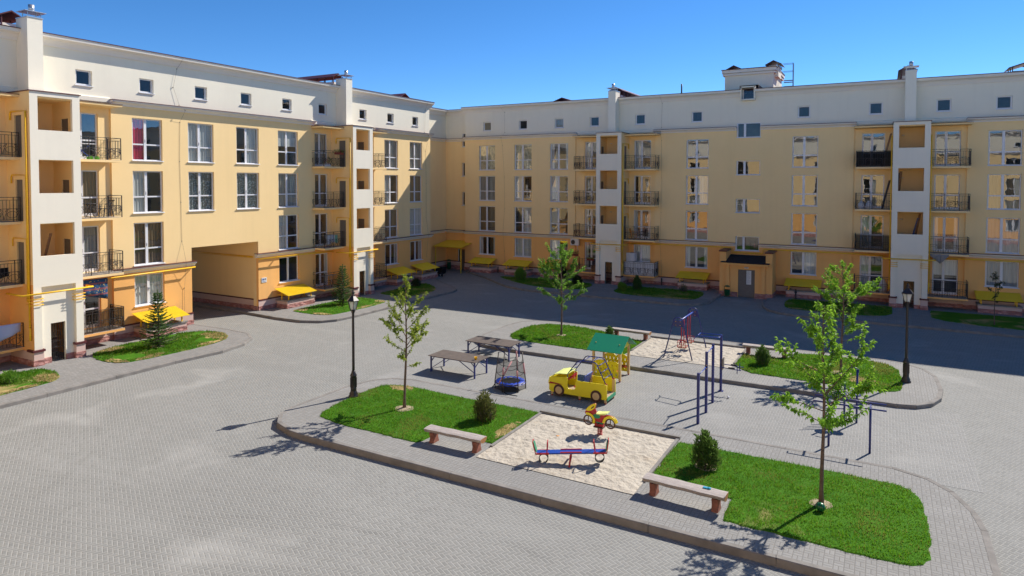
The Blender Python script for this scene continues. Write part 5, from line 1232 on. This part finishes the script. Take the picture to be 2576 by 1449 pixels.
for e, q in ((.32, 1), (L - .32, -1)):
    m = MB(); pts = [P(e, -.13, .02), P(e + q * .02, -.13, .22), P(e + q * .03, -.09, .33), P(e + q * .03, .09, .33), P(e + q * .02, .13, .22), P(e, .13, .02)]; m.tube(pts, .017, n=8); m.build('handle', 'paint_red', t)
for e, q in ((.02, -1), (L - .02, 1)):
    o = [(-.13, .03), (.13, .03), (.145, .25), (.10, .34), (-.10, .34), (-.145, .25)]
    m = MB(); m.prism(smooth_poly(o, 1), lambda a, b, dd: P(e + q * (.22 * b + dd), a, b), 0, .025); bk = m.build('seat_back', 'paint_green', t)
    m = MB(); m.tube([P(e + q * .035, -.135, -.02), P(e + q * .09, -.15, .25), P(e + q * .115, -.1, .36), P(e + q * .115, .1, .36), P(e + q * .09, .15, .25), P(e + q * .035, .135, -.02)], .016, n=8); m.build('back_frame', 'paint_red', bk)
for e in (.2, L - .2):
    m = MB(); c = Vector(P(e, 0, -.175)); N = 20; vs = []
    for k in range(N):
        a = 2 * pi * k / N
        for r, w in ((.145, -.07), (.145, .07), (.125, .06), (.125, -.06)): vs.append(tuple(c + d * cos(a) * r + Vector((0, 0, 1)) * sin(a) * r + side_v * w))
    m.add(vs, [(4 * k + j, 4 * ((k + 1) % N) + j, 4 * ((k + 1) % N) + (j + 1) % 4, 4 * k + (j + 1) % 4) for k in range(N) for j in range(4)]); m.build('buffer_tyre', 'rubber', t)
m = MB(); c = A.lerp(Bv, .5)
for s in (-1, 1): m.tube([tuple(c + Vector((0, 0, -.05))), tuple(c + side_v * s * .12 + Vector((0, 0, -.12))), tuple(c + side_v * s * .25 + d * -.03 + Vector((0, 0, -.22))), tuple(c + side_v * s * .34 + d * -.05 + Vector((0, 0, -.42)))], .03, n=8)
m.tube([tuple(c - side_v * .14 + Vector((0, 0, -.05))), tuple(c + side_v * .14 + Vector((0, 0, -.05)))], .03); m.build('pivot_stand', 'paint_red', t)
m = MB(); m.prism(smooth_poly([(-9.42, 18.95), (-9.28, 18.98), (-9.2, 18.93), (-9.33, 18.9)], 1), lambda a, b, dd: (a, b + .9, dd), .235, .26); tag(m.build('toy_scoop', 'plastic_orange'), 'small orange toy lying on the near sandpit beyond the seesaw', 'toy')

# ------------------------------------------------------------------ swing set in the far sandpit
t = thing('swing_set', 'blue steel swing frame with red hanging seats in the far sandpit', 'swing', (-8.6, 33.1, .15)); z0 = .15; zt = 2.2
ya, yb = 31.7, 34.55
for y in (ya, yb):
    m = MB(); pts = [(-9.25, y, z0), (-8.80, y, zt - .28)] + [(-8.55 - .24 * cos(k * pi / 8), y, zt - .22 + .22 * sin(k * pi / 8)) for k in range(9)] + [(-8.30, y, zt - .28), (-7.85, y, z0)]
    m.tube(pts, .03, n=8); f = m.build('a_frame', 'paint_navy', t)
    m = MB(); m.prism([(-8.77, zt - .14), (-8.33, zt - .14), (-8.28, zt - .45), (-8.82, zt - .45)], lambda a, b, dd: (a, dd, b), y - .012, y + .012); m.build('gusset', 'paint_navy', f)
    m = MB()
    for x in (-8.66, -8.44):
        for z in (zt - .2, zt - .38): m.lathe([(.03, 0), (.02, .02)], (x, y - .03, z), 8)
    m.build('bolt', 'bolt_gold', f)
m = MB(); m.tube([(-8.55, ya, zt - .22), (-8.55, yb, zt - .22)], .04, n=8); m.build('top_bar', 'paint_blue', t)
for yc in (32.55, 33.75):
    s = MB(); s.box(-8.73, -8.35, yc - .2, yc + .2, .56, .60, 0); st = s.build('swing_seat', 'floor_wood', t)
    m = MB()
    for y in (yc - .24, yc + .24): m.tube([(-8.55, y, zt - .26), (-8.55, y, .62)], .024, n=6)
    for h in (.62, .85):
        m.tube([(-8.35, yc - .24, h), (-8.75, yc - .24, h), (-8.78, yc, h), (-8.75, yc + .24, h), (-8.35, yc + .24, h)], .016, n=6)
    for x, y in ((-8.35, yc - .24), (-8.75, yc - .24), (-8.75, yc + .24), (-8.35, yc + .24)): m.tube([(x, y, .62), (x, y, .85)], .014, n=6)
    m.tube([(-8.35, yc - .24, .62), (-8.35, yc + .24, .62)], .014, n=6); m.build('hanger', 'paint_red', t)

# ------------------------------------------------------------------ pull-up bars
t = thing('pull_up_bars', 'row of four tall blue steel posts with pull-up bars and a chair-lift arm', 'pull-up bars', (-5.75, 26., 0)); PX = [(-5.71, 23.96, 1.85), (-5.73, 25.29, 2.32), (-5.77, 26.58, 2.34), (-5.80, 28.23, 2.36)]
for x, y, h in PX: m = MB(); m.box(x - .045, x + .045, y - .045, y + .045, 0, h); m.build('post', 'paint_navy', t)
m = MB(); m.tube([(-5.71, 23.96, 1.76), (-5.73, 25.29, 1.76)], .018); m.tube([(-5.73, 25.29, 2.25), (-5.77, 26.58, 2.25)], .018); m.build('bar', 'paint_blue', t)
m = MB()
for y, z in ((25.22, 1.82), (25.22, 1.70), (24.02, 1.76)): m.lathe([(.028, 0), (.02, .02)], (-5.715, y, z), 8)
m.build('bolt', 'bolt_gold', t)
m = MB()
for y, dy in ((28.52, .0), (27.95, .0)):
    m.tube([(-5.80, 28.23, 2.3), (-5.85, y, 2.3), (-6.75, y + .12, 2.26)], .022, n=8)
for y, sg in ((28.64, 1), (28.07, -1)): m.tube([(-6.75, y, 2.26), (-6.9, y + .0, 2.1)], .018, n=6)
m.tube([(-6.75, 28.64, 2.26), (-6.75, 28.07, 2.26)], .018); m.build('wide_grip', 'paint_blue', t)
m = MB()
for y in (28.5, 27.96): m.tube([(-5.8, 28.23, 1.08), (-5.72, y, 1.08), (-4.95, y, 1.05)], .02, n=6); m.bar((-5.45, y, 1.10), (-5.2, y, 1.10), .07, .05, mi=1); m.bar((-5.1, y, .9), (-5.1, y, 1.2), .03)
m.build('elbow_rest', ['paint_navy', 'rubber'], t)
m = MB(); m.box(-5.74, -5.705, 28.05, 28.41, .95, 1.4); m.build('back_pad', 'table_top', t)
m = MB(); m.box(-5.9, -5.7, 28.13, 28.33, .0, .02); m.build('foot_plate', 'paint_navy', t)

# ------------------------------------------------------------------ parallel bars and air-walker behind the tree
t = thing('parallel_bars', 'blue steel parallel bars on two posts behind the nearest tree', 'parallel bars', (-.85, 24.0, 0))
for x in (-1.45, -.25): m = MB(); m.tube([(x, 24.04, 0), (x, 24.04, 1.5)], .038, n=8); m.bar((x, 23.7, 1.5), (x, 24.38, 1.5), .05); m.build('post', 'paint_navy', t)
for y in (23.7, 24.38): m = MB(); m.tube([(-1.95, y, 1.42), (-1.90, y, 1.55), (.2, y, 1.55)], .026, n=8); m.build('bar', 'paint_navy', t)
t = thing('fitness_machine', 'blue fitness machine with round pads on two posts behind the parallel bars', 'exercise machine', (-.9, 26.9, 0))
for x in (-1.12, -.72): m = MB(); m.tube([(x, 26.88, 0), (x, 26.88, 1.95)], .038, n=8); m.build('post', 'paint_navy', t)
m = MB(); m.tube([(-1.0, 26.88, 1.98), (-.85, 26.88, 2.02), (-.68, 26.88, 1.98), (-.68, 26.88, 1.85)], .025, n=8); m.build('handle', 'paint_navy', t); m = MB(); m.tube([(-1.12, 26.88, 1.2), (-.72, 26.88, 1.2)], .025, n=8); m.build('crossbar', 'paint_navy', t)
for x, y in ((-.78, 26.6), (-1.25, 26.5)):
    m = MB(); m.lathe([(.03, 1.15), (.22, 1.13), (.22, 1.10), (.03, 1.08)], (x, y, 0), 16); m.bar((x, y, 1.1), (x + .1, 26.88, 1.1), .04); m.build('pad', 'paint_navy', t)
for k in range(4): m = MB(); m.bar((-1.12, 26.88, .45 + k * .24), (-1.9, 26.4, .5 + k * .24), .03); m.build('rung', 'paint_navy', t)

# ------------------------------------------------------------------ small things on the ground
o = bpy.data.objects.new('ball', None)
bpy.data.objects.remove(o)
b = NB('ball_green'); w = b.n('TexWave', wave_type='BANDS', bands_direction='X'); w.inputs['Scale'].default_value = 6; w.inputs['Distortion'].default_value = 2.5; b.put(w.inputs['Vector'], b.obj()); b.done('ball_green', b.mix(b.ramp(w.outputs[0], .4, .6), (.012, .16, .05), (.008, .05, .02)), .3, .5)
def sphere(m, c, r, n=20, mi=0): m.lathe([(max(.001, r * sin(pi * k / 12)), -r * cos(pi * k / 12)) for k in range(13)], c, n, mi)
m = MB(); sphere(m, (-1.28, 18.62, .34), .115); tag(m.build('ball', 'ball_green', None, (-1.28, 18.62, .34)), 'dark green striped ball lying on the grass under the nearest tree', 'ball')
m = MB(); sphere(m, (-5.33, 27.4, .055), .05); tag(m.build('ball', 'plastic_white', None, (-5.33, 27.4, .055)), 'small pale ball on the paving beside the pull-up bars', 'ball')
m = MB(); m.box(-4.02, -3.86, 17.48, 17.56, .667, .693); m.lathe([(.045, .0), (.045, .03), (.01, .035)], (-3.86, 17.52, .667), 12); tag(m.build('toy', 'teal'), 'small teal toy shovel left on the near right log bench', 'toy')
t = thing('litter_bin', 'green litter bin with a lid standing left of the grey porch door', 'bin', (-10.3, 52.0, 0)); x, y = -10.3, 52.0
m = MB(); m.lathe([(.16, .1), (.19, .55), (.2, .56), (.185, .55), (.15, .12)], (x, y, 0), 16); m.build('body', 'bin_green', t)
m = MB(); m.bar((x - .21, y, 0), (x - .21, y, .82), .03); m.bar((x + .21, y, 0), (x + .21, y, .6), .03); m.bar((x - .21, y, .02), (x + .21, y, .02), .03); m.build('frame', 'bin_green', t)
m = MB(); m.lathe([(.22, .80), (.12, .87), (.01, .9)], (x, y, 0), 16); m.build('lid', 'bin_green', t)
m = MB(); m.lathe([(.165, .5), (.165, .56)], (x, y, 0), 16); m.build('liner', 'cloth_black', t)
t = thing('litter_bin', 'dark green litter bin under the yellow canopy in the shaded corner', 'bin', (-37.75, 54.55, 0)); x, y = -37.75, 54.55
m = MB(); m.lathe([(.17, .05), (.2, .7), (.21, .72), (.19, .7), (.16, .1)], (x, y, 0), 16); m.build('body', 'bin_green', t); m = MB(); m.lathe([(.23, .92), (.14, .99), (.01, 1.01)], (x, y, 0), 16); m.bar((x - .2, y, .1), (x - .2, y, .93), .03); m.bar((x + .2, y, .1), (x + .2, y, .93), .03); m.build('lid', 'bin_green', t)
t = thing('cart', 'black handcart with a round wheel parked at the far end of the left block', 'cart', (-35.45, 49.95, 0)); x, y = -35.45, 49.95
m = MB(); m.prism([(-.55, .35), (.3, .28), (.42, .8), (.36, .92), (-.62, .85)], lambda a, b, d: (x + a, y + d, b), -.35, .35); m.build('tub', 'cloth_black', t, bevel=.05)
m = MB(); m.lathe([(.09, -.05), (.24, -.05), (.26, 0), (.24, .05), (.09, .05)], (0, 0, 0), 20); m.v = [(x + .25 + p[0], y - .42 + p[2], .26 + p[1]) for p in m.v]; m.build('wheel', 'rubber', t)
m = MB(); m.lathe([(.085, -.03), (.085, .03)], (0, 0, 0), 14); m.v = [(x + .25 + p[0], y - .47 + p[2], .26 + p[1]) for p in m.v]; m.build('hub', 'galvanised', t); m = MB(); m.bar((x - .5, y, .5), (x - .9, y, .85), .04); m.bar((x - .5, y - .3, .4), (x - .5, y - .3, 0), .04); m.build('handle', 'iron_dark', t)
m = MB(); m.lathe([(.11, 0), (.11, .04), (.05, .08), (.045, .4), (.09, .42), (.09, .5), (.06, .52), (.06, .62), (.08, .64), (.03, .72)], (-5.55, 52.85, .15), 10); m.bar((-5.7, 52.85, .15), (-5.55, 52.85, .55), .03); tag(m.build('standpipe', 'lamp_black', None, (-5.55, 52.85, .15)), 'small black cast standpipe in front of the canopy right of the porch', 'standpipe')
for x, y, label in ((-31.75, 54.0, 'short dark pipe stub by the wall between the two canopies at the corner end'), (-16.05, 54.2, 'short dark pipe stub by the plinth right of the middle loggia tower')):
    m = MB(); m.tube([(x, y, .1), (x, y, .75)], .05, n=8); tag(m.build('pipe_stub', 'iron_dark', None, None), label, 'pipe')

# ------------------------------------------------------------------ things hung on or standing on the balconies
t = thing('air_conditioner', 'white air conditioner box hung on the orange wall above the hanging flowers', 'air conditioner', fr(-23.9, -.2, 3.13))
m = FM(fr); m.box(-24.3, -23.5, -.34, -.05, 3.13, 3.68); m.fin().build('case', 'plastic_white', t, bevel=.02)
m = FM(fr); m.v = []; m.lathe([(.20, -.35), (.20, -.345), (.05, -.352)], (0, 0, 0), 20); m.v = [(-24.05 + p[0], p[2], 3.41 + p[1]) for p in m.v]; m.fin().build('fan_grille', 'iron_dark', t)
m = FM(fr); m.bar((-24.2, -.02, 3.11), (-24.2, -.34, 3.11), .03); m.bar((-23.6, -.02, 3.11), (-23.6, -.34, 3.11), .03); m.tube([(-23.75, -.1, 3.13), (-23.72, -.06, 2.8), (-23.6, -.03, 2.6)], .015); m.fin().build('bracket', 'plastic_white', t)
def flowers(F, u0, u1, ly, z, label, mat, pot, seed, up=.28):
    t = thing('flower_box', label, 'flower box', F((u0 + u1) / 2, ly, z)); m = FM(F); m.prism([(ly - .09, z + .16), (ly + .09, z + .16), (ly + .07, z), (ly - .07, z)], lambda a, b, d: (d, a, b), u0, u1); m.fin().build('box', pot, t)
    rg = random.Random(seed); a = MB(); b = MB()
    for i in range(150):
        p = Vector(F(rg.uniform(u0 - .05, u1 + .05), ly + rg.uniform(-.15, .15), z + .14 + rg.random() * up)); leaf(b if i % 3 == 0 else a, p, Vector((rg.uniform(-1, 1), rg.uniform(-1, 1), rg.uniform(-.3, 1))), .09, .028, rg)
    a.build('leaves', 'leaf_mid', t, fix=False); b.build('blossom', mat, t, fix=False); return t
flowers(fl, 35.95, 36.75, -1.24, 10.72, 'brown flower box hooked over the top balcony rail left of the second tower', 'flower_red', 'pot_brown', 1, .2)
flowers(fl, 35.15, 35.75, -.95, 9.86, 'white pot of pink flowers on the top balcony floor left of the second tower', 'flower_pink', 'plastic_white', 2, .5)
flowers(fr, -23.75, -23.15, -1.28, 2.3, 'dark red hanging flower basket below the air conditioner', 'flower_red', 'pot_brown', 3, .3)
flowers(fr, -22.3, -21.7, -1.26, 1.98, 'red-brown flower box on the ground balcony rail by the middle tower', 'flower_red', 'pot_brown', 4, .1)
def sheet(F, name, label, cat, mat, pts, n=10, wave=.03, mats=None):
    """hanging cloth: pts = (u0,u1,ly,ztop,zbot0,zbot1)"""
    u0, u1, ly, zt, zb0, zb1 = pts; m = FM(F); vs = []
    for i in range(n + 1):
        f = i / n; u = u0 + (u1 - u0) * f; zb = zb0 + (zb1 - zb0) * f
        for j in range(5): g = j / 4; vs.append((u, ly + wave * sin(i * 1.4 + j * .5) * (.3 + g), zt + (zb - zt) * g))
    m.add(vs, [(i * 5 + j, (i + 1) * 5 + j, (i + 1) * 5 + j + 1, i * 5 + j + 1) for i in range(n) for j in range(4)], 0, True); m.fin()
    c = F((u0 + u1) / 2, ly, (zt + zb0) / 2); o = m.build(name, mat, None, c, fix=False); sd = o.modifiers.new('thickness', 'SOLIDIFY'); sd.thickness = .012; return tag(o, label, cat)
sheet(fl, 'towel', 'blue patterned towel hanging under the balcony right of the first tower', 'towel', 'towel_pattern', (18.5, 19.75, -.95, 3.72, 2.95, 2.6), 14, .03)
sheet(fl, 'bed_sheet', 'white and blue sheet draped over the ground balcony rail at the left edge', 'sheet', 'sheet_striped', (13.8, 15.6, -1.23, 2.15, 1.05, 1.75), 14, .03)
sheet(fl, 'cloth', 'black cloth hung on the balcony rail left of the first tower', 'cloth', 'cloth_black', (14.75, 15.25, -1.03, 4.75, 4.25, 4.35), 6, .05)
sheet(fr, 'tarpaulin', 'grey tarpaulin corner drooping under the balcony right of the right-hand tower', 'tarpaulin', 'cloth_grey', (2.75, 3.4, -1.24, 3.9, 3.82, 3.25), 8, .03); sheet(fr, 'tarpaulin', 'grey tarpaulin fold beside the drooping corner under the right-hand balcony', 'tarpaulin', 'cloth_grey', (3.4, 3.9, -1.24, 3.9, 3.25, 3.8), 6, .03)
# drying rack with clothes, second balcony left of tower 2
def rack(F, u, ly, z, label, cloths):
    t = thing('drying_rack', label, 'drying rack', F(u, ly, z)); m = FM(F)
    for s in (-1, 1):
        for q in (-.22, .22): m.bar((u + s * .35, ly + q, z), (u + s * .25, ly - q, z + .85), .02)
    for q in (-.25, -.12, 0, .12, .25): m.bar((u - .55, ly + q, z + .86), (u + .55, ly + q, z + .86), .014)
    for s in (-1, 1): m.bar((u + s * .55, ly - .27, z + .86), (u + s * .55, ly + .27, z + .86), .02)
    m.fin().build('rack_frame', 'galvanised', t)
    for i, (a, b, q, h, mat) in enumerate(cloths):
        k = FM(F); vs = []
        for j in range(7):
            x = u + a + (b - a) * j / 6; w = .015 * sin(j * 1.5); vs += [(x, ly + q - .02 + w, z + .88 - h), (x, ly + q, z + .885), (x, ly + q + .02 + w, z + .88 - h * .8)]
        k.add(vs, [f for j in range(6) for f in ((3 * j, 3 * j + 3, 3 * j + 4, 3 * j + 1), (3 * j + 1, 3 * j + 4, 3 * j + 5, 3 * j + 2))]); tag(k.fin().build('garment', mat, None, F(u, ly, z + .8), fix=False), ('white', 'pale pink striped', 'mint green')[i % 3] + ' garment hung over the rack ' + label.split(' with ')[0].split('rack ')[1], 'garment')
    return t
rack(fl, 36.05, -.55, 3.93, 'folding drying rack on the balcony left of the second tower with laundry on it', [(-.1, .25, -.25, .55, 'cloth_white'), (-.5, -.15, -.25, .65, 'cloth_white'), (.28, .55, -.25, .6, 'cloth_mint')])
rack(fl, 35.9, -.55, .97, 'folding drying rack on the ground balcony behind the dense spruce', [])
# bistro set
def chair(F, u, ly, z, s, mat, label, name='chair'):
    t = thing(name, label, 'chair', F(u, ly, z)); m = FM(F); m.box(u - .21, u + .21, ly - .21, ly + .21, z + .42, z + .45); m.fin().build('seat', mat, t)
    m = FM(F)
    for i in range(5): m.bar((u + s * .21, ly - .18 + i * .09, z + .46), (u + s * .30, ly - .18 + i * .09, z + .86), .04, .015)
    m.bar((u + s * .30, ly - .22, z + .87), (u + s * .30, ly + .22, z + .87), .05); m.fin().build('backrest', mat, t)
    for a in (-1, 1):
        for b in (-1, 1): m = FM(F); m.bar((u + a * .2, ly + b * .19, z + .43), (u + a * .25, ly + b * .22, z), .035); m.fin().build('leg', mat, t)
    for b in (-1, 1): m = FM(F); m.tube([(u - s * .22, ly + b * .22, z + .43), (u - s * .2, ly + b * .24, z + .66), (u + s * .26, ly + b * .23, z + .68)], .016); m.fin().build('armrest', mat, t)
    return t
chair(fl, 20.0, -.5, 6.86, 1, 'iron_dark', 'black metal garden chair right of the bistro table on the sunlit balcony')
chair(fl, 18.3, -.5, 6.86, -1, 'iron_dark', 'black metal garden chair between the bistro table and the first tower')
t = thing('bistro_table', 'small black round bistro table between two chairs on the sunlit balcony', 'table', fl(19.2, -.5, 6.86)); m = FM(fl); m.lathe([(.34, .70), (.34, .725)], (19.2, -.5, 6.86), 18); m.fin().build('tabletop', 'iron_dark', t); m = FM(fl)
for a in range(3): m.tube([(19.2 + .26 * cos(a * 2.1), -.5 + .26 * sin(a * 2.1), 6.86), (19.2, -.5, 7.2), (19.2 - .2 * cos(a * 2.1), -.5 - .2 * sin(a * 2.1), 7.56)], .015)
m.fin().build('leg', 'iron_dark', t)
chair(fr, -18.4, -.55, 3.93, -1, 'plastic_orange', 'orange plastic armchair on the balcony right of the middle tower')
chair(fr, -17.6, -.55, 3.93, 1, 'cloth_black', 'black plastic armchair beside the orange one right of the middle tower')
t = thing('ironing_board', 'white and blue folding board standing on the top balcony right of the first tower', 'ironing board', fl(18.9, -.6, 9.86)); m = FM(fl); m.box(18.2, 19.4, -.75, -.45, 10.62, 10.66); m.fin().build('top', 'plastic_white', t)
for s in (-1, 1): m = FM(fl); m.bar((18.8 - s * .45, -.6 + s * .03, 9.86), (18.8 + s * .4, -.6 + s * .03, 10.6), .035); m.fin().build('leg', 'paint_blue', t)
m = FM(fl); sphere(m, (19.25, -.6, 9.93), .1, 10); sphere(m, (19.5, -.65, 9.92), .12, 10); sphere(m, (19.05, -.7, 9.92), .09, 10); m.v = [(p[0] + .03 * noise.noise(Vector(p) * 9), p[1], 9.86 + (p[2] - 9.86) * .9) for p in m.v]; tag(m.fin().build('cloth_heap', 'cloth_lime', None, fl(19.2, -.6, 9.86)), 'bright lime green cloth heap on the top balcony floor right of the first tower', 'cloth')
t = thing('cabinet', 'white cabinet on the ground balcony right of the middle tower', 'cabinet', fr(-18.7, -.35, .97)); m = FM(fr); m.box(-19.0, -18.25, -.6, -.02, .97, 2.75); m.fin().build('carcass', 'plastic_white', t); m = FM(fr); m.box(-18.98, -18.64, -.62, -.602, 1.0, 2.7); m.box(-18.61, -18.27, -.62, -.602, 1.0, 2.7); m.fin().build('door', 'plastic_white', t); m = FM(fr); m.box(-18.68, -18.66, -.64, -.621, 1.8, 2.0); m.box(-18.59, -18.57, -.64, -.621, 1.8, 2.0); m.fin().build('handle', 'iron_dark', t)
rg = random.Random(5)
def sack(F, u, ly, z, h, r, label, mat='cloth_white'):
    m = FM(F); m.lathe([(r * .9, 0), (r * 1.1, h * .3), (r, h * .65), (r * .55, h * .88), (r * .35, h)], (u, ly, z), 12); m.v = [(p[0] + .05 * noise.noise(Vector(p) * 5), p[1] + .05 * noise.noise(Vector(p) * 5 + Vector((3, 0, 0))), p[2]) for p in m.v]; return tag(m.fin().build('sack', mat, None, F(u, ly, z)), label, 'sack')
sack(fr, -.55, -.8, .97, .75, .22, 'white sack standing in the middle of the cluttered ground balcony left of the right-hand tower'); sack(fr, .05, -.75, .97, .95, .24, 'tall white sack against the right-hand tower on the cluttered ground balcony'); sack(fr, -.95, -.85, .97, .35, .16, 'black sack on the cluttered ground balcony left of the right-hand tower', 'cloth_black')
sack(fr, -.9, -.6, 6.85, .6, .22, 'white sack on the middle balcony left of the right-hand tower, right of its twin'); sack(fr, -1.4, -.6, 6.85, .55, .2, 'white sack in the left corner of the middle balcony left of the right-hand tower')
for F, u, ly, z, zt, du, mat, label in ((fr, .1, -.9, 9.86, 12.2, .35, 'wood_plain', 'long brown plank leaning in the top balcony corner left of the right-hand tower'), (fr, .15, -.9, 6.86, 8.9, .25, 'iron_dark', 'dark plank leaning in the middle balcony corner left of the right-hand tower')):
    m = FM(F); m.bar((u - .25, ly, z), (u + du * .8, ly + .5, zt), .14, .03); tag(m.fin().build('plank', mat, None, F(u, ly, z)), label, 'plank')
t = thing('cardboard_box', 'brown cardboard box on the ground balcony left of the middle tower', 'box', fr(-21.8, -.7, .97)); m = FM(fr); m.box(-22.05, -21.6, -.95, -.55, .97, 1.5); m.fin().build('body', 'wood_plain', t); m = FM(fr); m.box(-22.06, -21.59, -.96, -.54, 1.5, 1.52); m.fin().build('lid', 'wood_plain', t)
